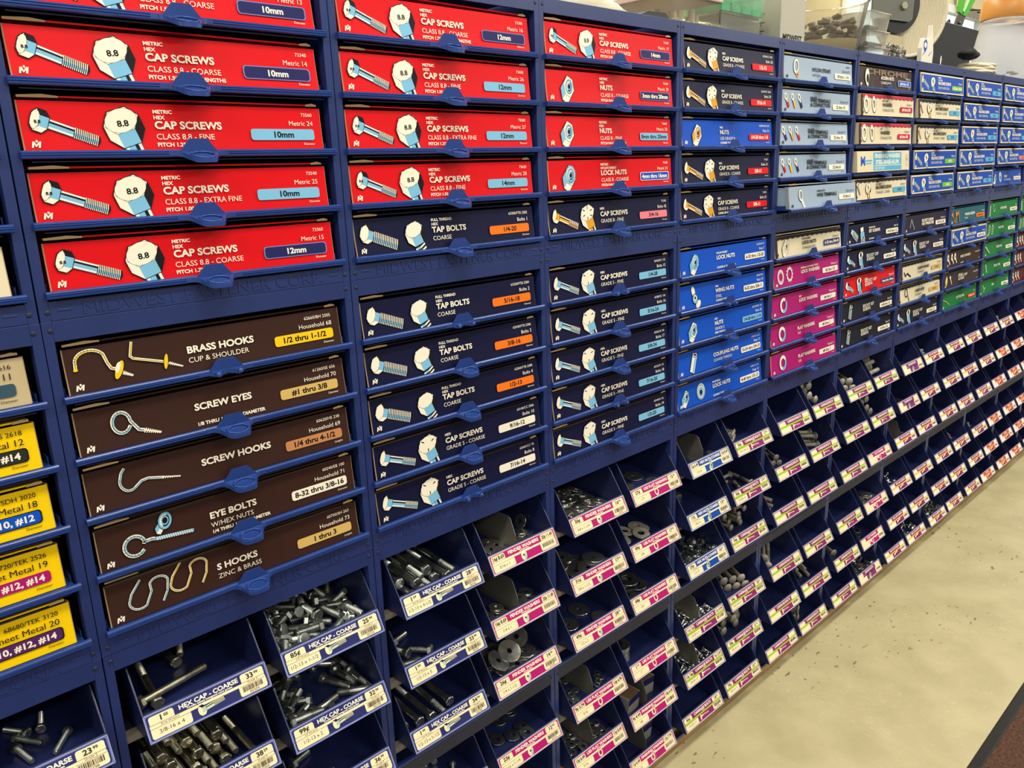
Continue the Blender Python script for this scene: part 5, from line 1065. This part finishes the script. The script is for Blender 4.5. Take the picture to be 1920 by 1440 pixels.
# big storage box with parts inside
cl=mat('clear_tub',(240,236,220),.12,trans=.92,ior=1.08)
x0,x1=xw(3.05),xw(3.47);y0,y1=.035,.27
b=MB();shell(b,x0,x1,y0,y1,ZT+.0005,ZT+.060,cl,.002,.004);t=b.obj('storage_box')
tag(t,'large clear plastic storage box of pipe fittings with pinkish lid','storage box')
b=MB();b.box(x0-.005,x1+.005,y0-.005,y1+.005,ZT+.0605,ZT+.075,mat('pink_lid',(236,212,196),.35,trans=.3));bevel(b.obj('lid',t),.003)
for i in range(14):
    b=MB();r=rnd.uniform(.007,.012);h=rnd.uniform(.026,.042);m_=mat('pale_fitting',(206,200,184),.35,noise=.1)
    b.lathe([(r*.7,0),(r,0),(r,h*.3),(r*.8,h*.35),(r*.8,h),(r*.6,h),(r*.6,0)],16,m_,True,False)
    o=b.obj('pipe_fitting');gx,gy=i%7,i//7
    o.location=(x0+.028+gx*.0225,y0+.035+gy*.045+rnd.uniform(-.003,.003),ZT+.006+r*0)
    if i%2: o.rotation_euler=(rnd.uniform(.0,.15),rnd.uniform(-.1,.1),0)
    if i%3==0:o.rotation_euler=(PI/2,0,rnd.uniform(-.4,.4));o.location.z=ZT+.004+r;o.location.y+=.02
    tag(o,'pale pipe fitting inside the large clear storage box','fitting','pipe fittings in the storage box')
# crumpled clear bag and black remote left of it
b=MB();m_=mat('bag_film',(238,232,210),.25,trans=.6,ior=1.05)
N=14;vs=[];fs=[]
for i in range(N+1):
    for j in range(9):
        u=i/N;v=j/8;hgt=.050*math.sin(PI*u)**.6*(math.sin(PI*v)**.6)*(1+.35*math.sin(9*u+4*v)*math.sin(11*v))
        vs.append((xw(2.05)+u*.30,.02+v*.20,ZT+.0008+max(0,hgt)))
for i in range(N):
    for j in range(8): fs.append((i*9+j,(i+1)*9+j,(i+1)*9+j+1,i*9+j+1))
b.add(vs,fs,m_,True);bo=b.obj('plastic_bag');md=bo.modifiers.new('film','SOLIDIFY');md.thickness=.0006;tag(bo,'crumpled cream plastic bag on the cabinet left of the storage box','bag')
b=MB();b.prism([(0,0),(.09,0),(.09,.006),(.082,.014),(.02,.012),(0,.005)],'y',.015,.04,mat('black_rubber',(22,22,24),.4));o=b.obj('black_clip');o.location=(xw(2.74),.002,ZT+.0005);tag(o,'small black plastic piece between bag and storage box','clip')
# organisers
def organiser(name,x0,x1,y0,y1,z0,h,tint,n,fillc,label):
    b=MB();m_=mat('organiser_'+name,tint,.14,trans=.9,ior=1.08);shell(b,x0,x1,y0,y1,z0,z0+h,m_,.0016);t=b.obj('organiser_box')
    for k in range(1,n):
        q=MB();xx=x0+(x1-x0)*k/n;q.box(xx-.0008,xx+.0008,y0+.002,y1-.002,z0+.002,z0+h-.003,m_);q.obj('partition',t)
    q=MB();q.box(x0-.001,x1+.001,y0-.001,y1+.001,z0+h+.0002,z0+h+.005,m_);q.obj('lid',t)
    tag(t,label,'organiser')
    if fillc:
        for k in range(n):
            q=MB();xa=x0+(x1-x0)*(k+.12)/n;xb=x0+(x1-x0)*(k+.88)/n
            pts=[(xa,z0+.002)]+[(xa+(xb-xa)*i/8,z0+.012+.012*rnd.random()) for i in range(9)]+[(xb,z0+.002)]
            q.prism(pts,'y',y0+.004,y1-.01,fillc);o=q.obj('plastic_anchors');o['kind']='stuff';tag(o,f'heap of green plastic anchors in compartment {ORD[k]} from the left','anchors')
x0,x1=xw(3.53),xw(3.94)
organiser('clear',x0,x1,.05,.16,ZT+.0005,.045,(232,234,222),4,None,'clear partitioned organiser box under the green tinted one')
organiser('green',x0+.004,x1+.014,.05,.16,ZT+.0512,.080,(190,232,206),4,mat('green_anchors',(40,170,120),.45),'green tinted organiser box with green anchors, stacked on top')
b=MB();shell(b,xw(4.00),xw(4.11),.10,.16,ZT+.0005,ZT+.052,cl,.0014);t=b.obj('small_tub');q=MB();q.box(xw(3.995),xw(4.115),.098,.162,ZT+.0525,ZT+.064,mat('white_lid',(226,222,206),.35,trans=.4));q.obj('lid',t);tag(t,'small clear lidded tub between organiser and grey carton','tub')
# grey carton
gx0,gx1=xw(4.15),xw(4.45);b=MB();gm=mat('grey_carton',(176,172,154),.55);b.box(gx0,gx1,.044,.20,ZT+.0005,ZT+.115,gm);t=b.obj('parts_carton');bevel(t,.0012)
tag(t,'tall grey carton lettered in black capitals on the cabinet top','carton')
A=Art(gx1-gx0,.115,.0004);A.text('MIDWEST',.10,.93,.12,'black',bold=1,maxw=.98,shear=.1);A.rect(0,0,A.ar,.02,'white');A.rect(.12,.955,.7,.965,'grey');o=A.obj('maker_lettering',t);o.location=(gx0,.044,ZT+.0005)
A=Art(.156,.115,.0004)
for k in range(14): A.rect(.25+.03*(k%3),.3+.045*k,.75+.07*((k*3)%4),.315+.045*k,'charcoal')
A.rect(0,0,1.5,.03,'charcoal');o=A.obj('small_print',t);o.rotation_euler.z=-PI/2;o.location=(gx0,.20,ZT+.0005)
# upright catalogues behind
for k,(c,nm,w) in enumerate((((92,64,36),'brown',.014),((24,20,20),'black',.016),((222,178,30),'yellow',.018))):
    b=MB();xa=xw(5.2)+sum((.014,.016,.018)[:k])+.001*k;b.box(xa,xa+w,.245,.29,ZT+.0005,ZT+.24,mat('spine_'+nm,c,.5));o=b.obj('catalogue');tag(o,f'upright {nm} catalogue spine behind the clear cup','book','upright catalogues')
# deli cup of grit and anchors
def cup(x,y,r0,r1,h,m_): 
    b=MB();b.lathe([(.0005,.0015),(r0-.002,.0015),(r1-.002,h-.002),(r1,h-.002),(r1+.003,h),(r1+.003,h-.006),(r1,h-.006),(r0,0),(.0005,0)],36,m_,True,False)
    return b
cx,cy=xw(5.10),.122;b=cup(0,0,.086,.114,.150,mat('cup_plastic',(240,236,224),.1,trans=.9,ior=1.03));t=b.obj('clear_cup',None,(cx,cy,ZT+.0006));tag(t,'tall clear plastic cup half full of grey chips','cup')
b=MB();b.lathe([(.0005,.0025),(.082,.0025),(.089,.040),(.0005,.044)],30,mat('pale_powder',(204,192,150),.9),True,False);o=b.obj('pale_powder',None,(cx,cy,ZT+.0006));o['kind']='stuff';tag(o,'pale powder filling the bottom of the clear cup','powder')
for i in range(75):
    b=MB();w,d,h=rnd.uniform(.014,.026),rnd.uniform(.012,.02),rnd.uniform(.005,.009);b.box(-w/2,w/2,-d/2,d/2,-h/2,h/2,mat('grey_chip',(150,143,128),.8,noise=.2,scale=40))
    o=b.obj('grey_chip');a=rnd.uniform(0,6.3);l=i//17;rr=(.078 if i%3 else .045)*math.sqrt(rnd.uniform(.5,1))
    o.location=(cx+rr*math.cos(a),cy+rr*math.sin(a),ZT+.053+l*.0115);o.rotation_euler=(rnd.uniform(-.4,.4),rnd.uniform(-.4,.4),rnd.uniform(0,3));tag(o,'grey chip in the tall clear cup','chip','grey chips in the clear cup')
# stack of clear lidded tubs
zz=ZT+.0006
for k,(w,h,lab) in enumerate(((.150,.034,'clear low tub at the bottom of the stack'),(.136,.046,'clear tub of black clips, middle of the stack'),(.138,.052,'clear round-rimmed tub of black clips, top of the stack'))):
    xa=xw(5.41);b=MB();shell(b,xa,xa+w,.05,.19,zz,zz+h-.004,mat('deli_plastic',(232,230,220),.08,trans=.85,ior=1.06),.0014,.006);t=b.obj('deli_tub');tag(t,lab,'tub','stacked clear tubs')
    q=MB();q.box(xa-.003,xa+w+.003,.046,.194,zz+h-.0038,zz+h-.0002,mat('deli_plastic',(232,230,220),.08,trans=.85,ior=1.06));q.obj('lid',t)
    if k:
        for i in range(9):
            q=MB();r=rnd.uniform(.008,.012);q.lathe([(r*.5,0),(r,.002),(r,.009),(r*.5,.012)],12,mat('black_rubber',(22,22,24),.4));o=q.obj('black_clip');o.location=(xa+.022+.023*(i%5),.070+.032*(i//5),zz+.002);tag(o,f'black rubber clip in the {"middle" if k==1 else "top"} clear tub','clip',f'black clips in the {"middle" if k==1 else "top"} tub')
    zz+=h+.0006
# box behind, dark green
b=MB();b.box(xw(5.78),xw(5.88),.15,.20,ZT+.0005,ZT+.11,mat('dark_green_box',(60,66,58),.5));o=b.obj('dark_carton');tag(o,'narrow dark grey-green carton behind the clear tubs','carton')
# ribbed disc standing behind, with black hub, grey arm and a foot
dx,dy,dz=xw(6.80),.175,ZT+.218
R_=.166;pm=mat('disc_plastic',(214,204,172),.5)
b=MB();b.lathe([(.0005,-.006),(R_-.006,-.006),(R_,-.002),(R_,.004),(R_-.008,.004),(R_-.012,0),(.0005,0)],72,pm,True,False,M=Matrix.Rotation(PI/2,4,'X'))
disc=b.obj('ribbed_disc',None,(dx,dy,dz));disc.rotation_euler.z=math.radians(-27);tag(disc,'big round ribbed plastic disc with black hub and grey arm behind the tubs','disc')
b=MB()
for i in range(46):
    xx=-R_+.014+i*(2*R_-.028)/45;hh=math.sqrt(max(0,(R_-.013)**2-xx**2));b.box(xx-.0009,xx+.0009,-.0016,.0003,-hh,hh,pm)
b.obj('ribs',disc)
b=MB();b.prism([(.088*math.cos(2*PI*i/40)-.070,.094*math.sin(2*PI*i/40)+.006) for i in range(40)],'y',-.026,-.0018,mat('black_housing',(26,26,28),.35));bevel(b.obj('hub',disc),.005)
b=MB();b.prism([(-.19,.045),(-.19,-.040),(-.030,-.052),(-.018,-.042),(-.016,.060),(-.03,.066)],'y',-.036,-.0262,mat('grey_arm',(100,102,90),.4));arm=b.obj('arm',disc);bevel(arm,.003)
b=MB();hexhead(b,.024,.009,0,mat('arm_bolt',(160,158,128),.4,.6),0);o=b.obj('bolt',arm,(-.062,-.0362,.0));o.rotation_euler.x=-PI/2
b=MB();b.prism([(-.07,-.2174),(.05,-.2174),(.03,-.11),(-.05,-.11)],'y',.0045,.03,mat('black_housing',(26,26,28),.35));b.obj('foot',disc)
# bag of small parts
bx0,bx1=xw(5.79),xw(6.17)
b=MB();vs=[];fs=[]
for i in range(11):
    for j in range(11):
        u=i/10;v=j/10;th=.022*math.sin(PI*u)**.5*(1-v)**.7+.001
        for sg in (-1,1): vs.append((bx0+(bx1-bx0)*u+.004*math.sin(7*v),.070+sg*th+.008*v,ZT+.001+v*.085))
for i in range(10):
    for j in range(10):
        a=(i*11+j)*2;c=((i+1)*11+j)*2;d=((i+1)*11+j+1)*2;e=(i*11+j+1)*2
        fs+=[(a,c,d,e),(a+1,e+1,d+1,c+1)]
b.add(vs,fs,mat('zip_bag',(236,232,222),.1,trans=.95,ior=1.03),True);t=b.obj('zip_bag');tag(t,'clear zip bag of small metal parts with black handwriting','bag')
A=Art(.16,.085,.0004);A.text('5/8 5/8',.25,.62,.16,'black',bold=0,maxw=1.2,shear=.2)
o=A.obj('handwriting',t);o.location=(bx0,.0455,ZT+.001)
for i in range(40):
    q=MB();r=rnd.uniform(.005,.008);M=Matrix.Rotation(rnd.uniform(0,3),4,'X')@Matrix.Rotation(rnd.uniform(0,3),4,'Y')
    q.lathe([(r*.5,-.002),(r,-.002),(r,.002),(r*.5,.002),(r*.5,-.002)],10,(ZINC,DKZINC,mat('rusty',(120,92,70),.6,.6))[i%3],True,False,M=M)
    o=q.obj('small_ring');o.location=(bx0+.02+.0122*(i%11),.068+rnd.uniform(-.006,.006),ZT+.011+.0125*(i//11));tag(o,'small metal ring inside the zip bag','ring','metal rings in the zip bag')
# white packet with blue mark
b=MB();pts=[(-.048,0),(.048,0),(.052,.04),(.040,.085),(.028,.128),(.020,.085),(-.006,.070),(-.034,.083),(-.050,.05)]
b.prism(pts,'y',-.007,.007,mat('white_packet',(232,226,206),.4));t=b.obj('paper_packet',None,(xw(6.34),.035,ZT+.0005));bevel(t,.003);tag(t,'white paper packet with blue shield mark standing upright','packet')
A=Art(.1,.1,.0004);A.poly([(.12,.3),(.3,.22),(.42,.3),(.42,.5),(.27,.66),(.14,.5)],'blue');A.ell(.27,.4,.1,.09,'cream');A.stroke([(.1,.72),(.3,.6)],.03,'lav');A.stroke([(.6,.72),(.85,.58)],.03,'lav');o=A.obj('printed_mark',t);o.location=(-.05,-.0072,0)
# black bin of tools
bx,by=xw(7.78),.21
b=MB();shell(b,bx-.235,bx+.235,by-.06,by+.06,ZT+.0006,ZT+.196,mat('black_bin',(30,29,30),.35),.003,.03);t=b.obj('black_bin');bevel(t,.004);tag(t,'black plastic desk bin holding scissors and pens','bin')
def scissors():
    b=MB();gm=mat('green_handle',(84,184,44),.35);st=mat('scissor_steel',(120,118,112),.3,.9)
    b.prism([(-.02,0),(.02,0),(.024,.085),(.012,.10),(-.012,.10),(-.024,.085)],'y',-.003,.003,st);root=b.obj('scissors')
    for sx in (-1,1):
        q=MB();q.prism([(sx*.003,.085),(sx*.026,.088),(sx*.055,.20),(sx*.022,.20)],'y',-.006,.006,gm)
        q.tube([(sx*(.046+.026*math.cos(2*PI*i/18)),0,.225+.035*math.sin(2*PI*i/18)) for i in range(18)],.008,8,gm,closed=True);q.obj('handle',root)
    q=MB();q.lathe([(.006,0),(.006,.004),(.002,.005)],12,st,M=Matrix.Translation((0,-.0035,.055))@Matrix.Rotation(PI/2,4,'X'));q.obj('pivot_screw',root)
    return root
o=scissors();o.location=(bx+.075,by-.02,ZT+.165);o.rotation_euler=(.05,.30,-.3);tag(o,'scissors with bright green handles in the black bin','scissors')
for k,(px,h,c) in enumerate(((.120,.235,(28,26,34)),(.104,.228,(30,28,30)),(-.02,.24,(32,30,30)))):
    b=MB();b.lathe([(.0045,0),(.0045,h-.03),(.006,h-.03),(.006,h-.008),(.003,h)],12,mat('pen_%d'%k,c,.3));o=b.obj('pen',None,(bx+px,by+.02,ZT+.006));o.rotation_euler=(-.01,.02,0);tag(o,['dark purple pen at the right of the black bin','black pen beside the scissors','black pen at the left of the black bin'][k],'pen')
b=MB();b.box(-.03,.03,-.004,.004,0,.29,mat('amber_pack',(196,140,60),.4,noise=.3,scale=40));o=b.obj('amber_packet',None,(bx+.0,by+.02,ZT+.006));o.rotation_euler=(-.03,.03,0);tag(o,'amber packet standing in the black bin behind the scissors','packet')
# small pin standing on the front edge
b=MB();b.lathe([(.002,0),(.002,.028),(.001,.03)],8,BRIGHT);o=b.obj('steel_pin',None,(xw(6.52),.011,ZT+.0004));tag(o,'thin steel pin standing in front of the black bin','pin')
# clear jug with amber neck
jx,jy=xw(9.22),.165
b=MB();b.lathe([(.0005,0),(.118,0),(.126,.01),(.128,.12),(.124,.19),(.110,.240),(.114,.246),(.107,.252),(.111,.258),(.102,.266),(.100,.275)],40,mat('jug_plastic',(214,210,204),.12,trans=.72,ior=1.12),True,False);t=b.obj('clear_jug',None,(jx,jy,ZT+.0006));md=t.modifiers.new('wall','SOLIDIFY');md.thickness=.0018;tag(t,'large clear plastic jug with an amber top beside the bright window','jug')
b=MB();b.lathe([(.104,.2765),(.110,.288),(.106,.345),(.08,.385),(.0005,.40)],36,mat('amber_top',(226,156,76),.35,trans=.2),True,False);b.obj('amber_top',t)
for i in range(16):
    q=MB();w=rnd.uniform(.010,.016);q.box(-w,w,-w*.7,w*.7,-.004,.004,mat('white_bits',(240,234,216),.5));o=q.obj('white_piece');a=rnd.uniform(0,6.28);o.location=(jx+.085*math.cos(a)*rnd.uniform(.3,1),jy+.085*math.sin(a)*rnd.uniform(.3,1),ZT+.009+.0095*(i//3));o.rotation_euler.z=rnd.uniform(0,3);tag(o,'white plastic piece inside the clear jug','piece','white pieces in the jug')
# black glove and coil of cream cable
b=MB();vs=[];fs=[];n=18
for i in range(n+1):
    u=i/n
    for j in range(12):
        a=2*PI*j/12;r=math.sin(PI*u)**.55;vs.append((-.075+.15*u,.032*r*math.cos(a)*(1+.15*math.sin(9*u+j)),.021+.018*r*math.sin(a)*(1+.2*math.sin(13*u+2*j))))
for i in range(n):
    for j in range(12): k=(j+1)%12;fs.append((i*12+j,i*12+k,(i+1)*12+k,(i+1)*12+j))
b.add(vs,fs,mat('black_cloth',(18,18,18),.85),True);o=b.obj('black_pouch',None,(xw(7.42),.052,ZT+.046));tag(o,'soft black pouch lying on the coil of cream cable','pouch')
pth=[]
for i in range(150):
    a=2*PI*i/30;rr=1+.05*math.sin(i*.7);pth.append((.125*rr*math.cos(a),.050*rr*math.sin(a),.007+.0085*(i//30)*.8+.002*math.sin(i*.31)))
b=MB();b.tube(pth,.0052,8,mat('cream_cable',(222,212,176),.4));o=b.obj('cable_coil',None,(xw(7.72),.062,ZT+.0012));tag(o,'coil of cream cable at the front edge of the cabinet top','cable')
# wire display hooks hanging by the window
b=MB();b.box(xw(10.2),xw(13),.5,.53,Z(2.03),Z(2.17),mat('cream_rail',(222,208,160),.6));o=b.obj('display_rail');tag(o,'cream hook rail in front of the window, top right','rail')
for i in range(7):
    b=MB();xx=xw(10.45)+i*.11;b.tube([(xx,.5,Z(2.0)),(xx,.42,Z(1.97)),(xx+.01,.30,Z(1.93)),(xx+.01,.26,Z(1.95))],.0035,8,mat('black_wire',(24,24,26),.4));o=b.obj('wire_hook');tag(o,'black wire hook hanging before the bright window','hook','black wire hooks by the window')
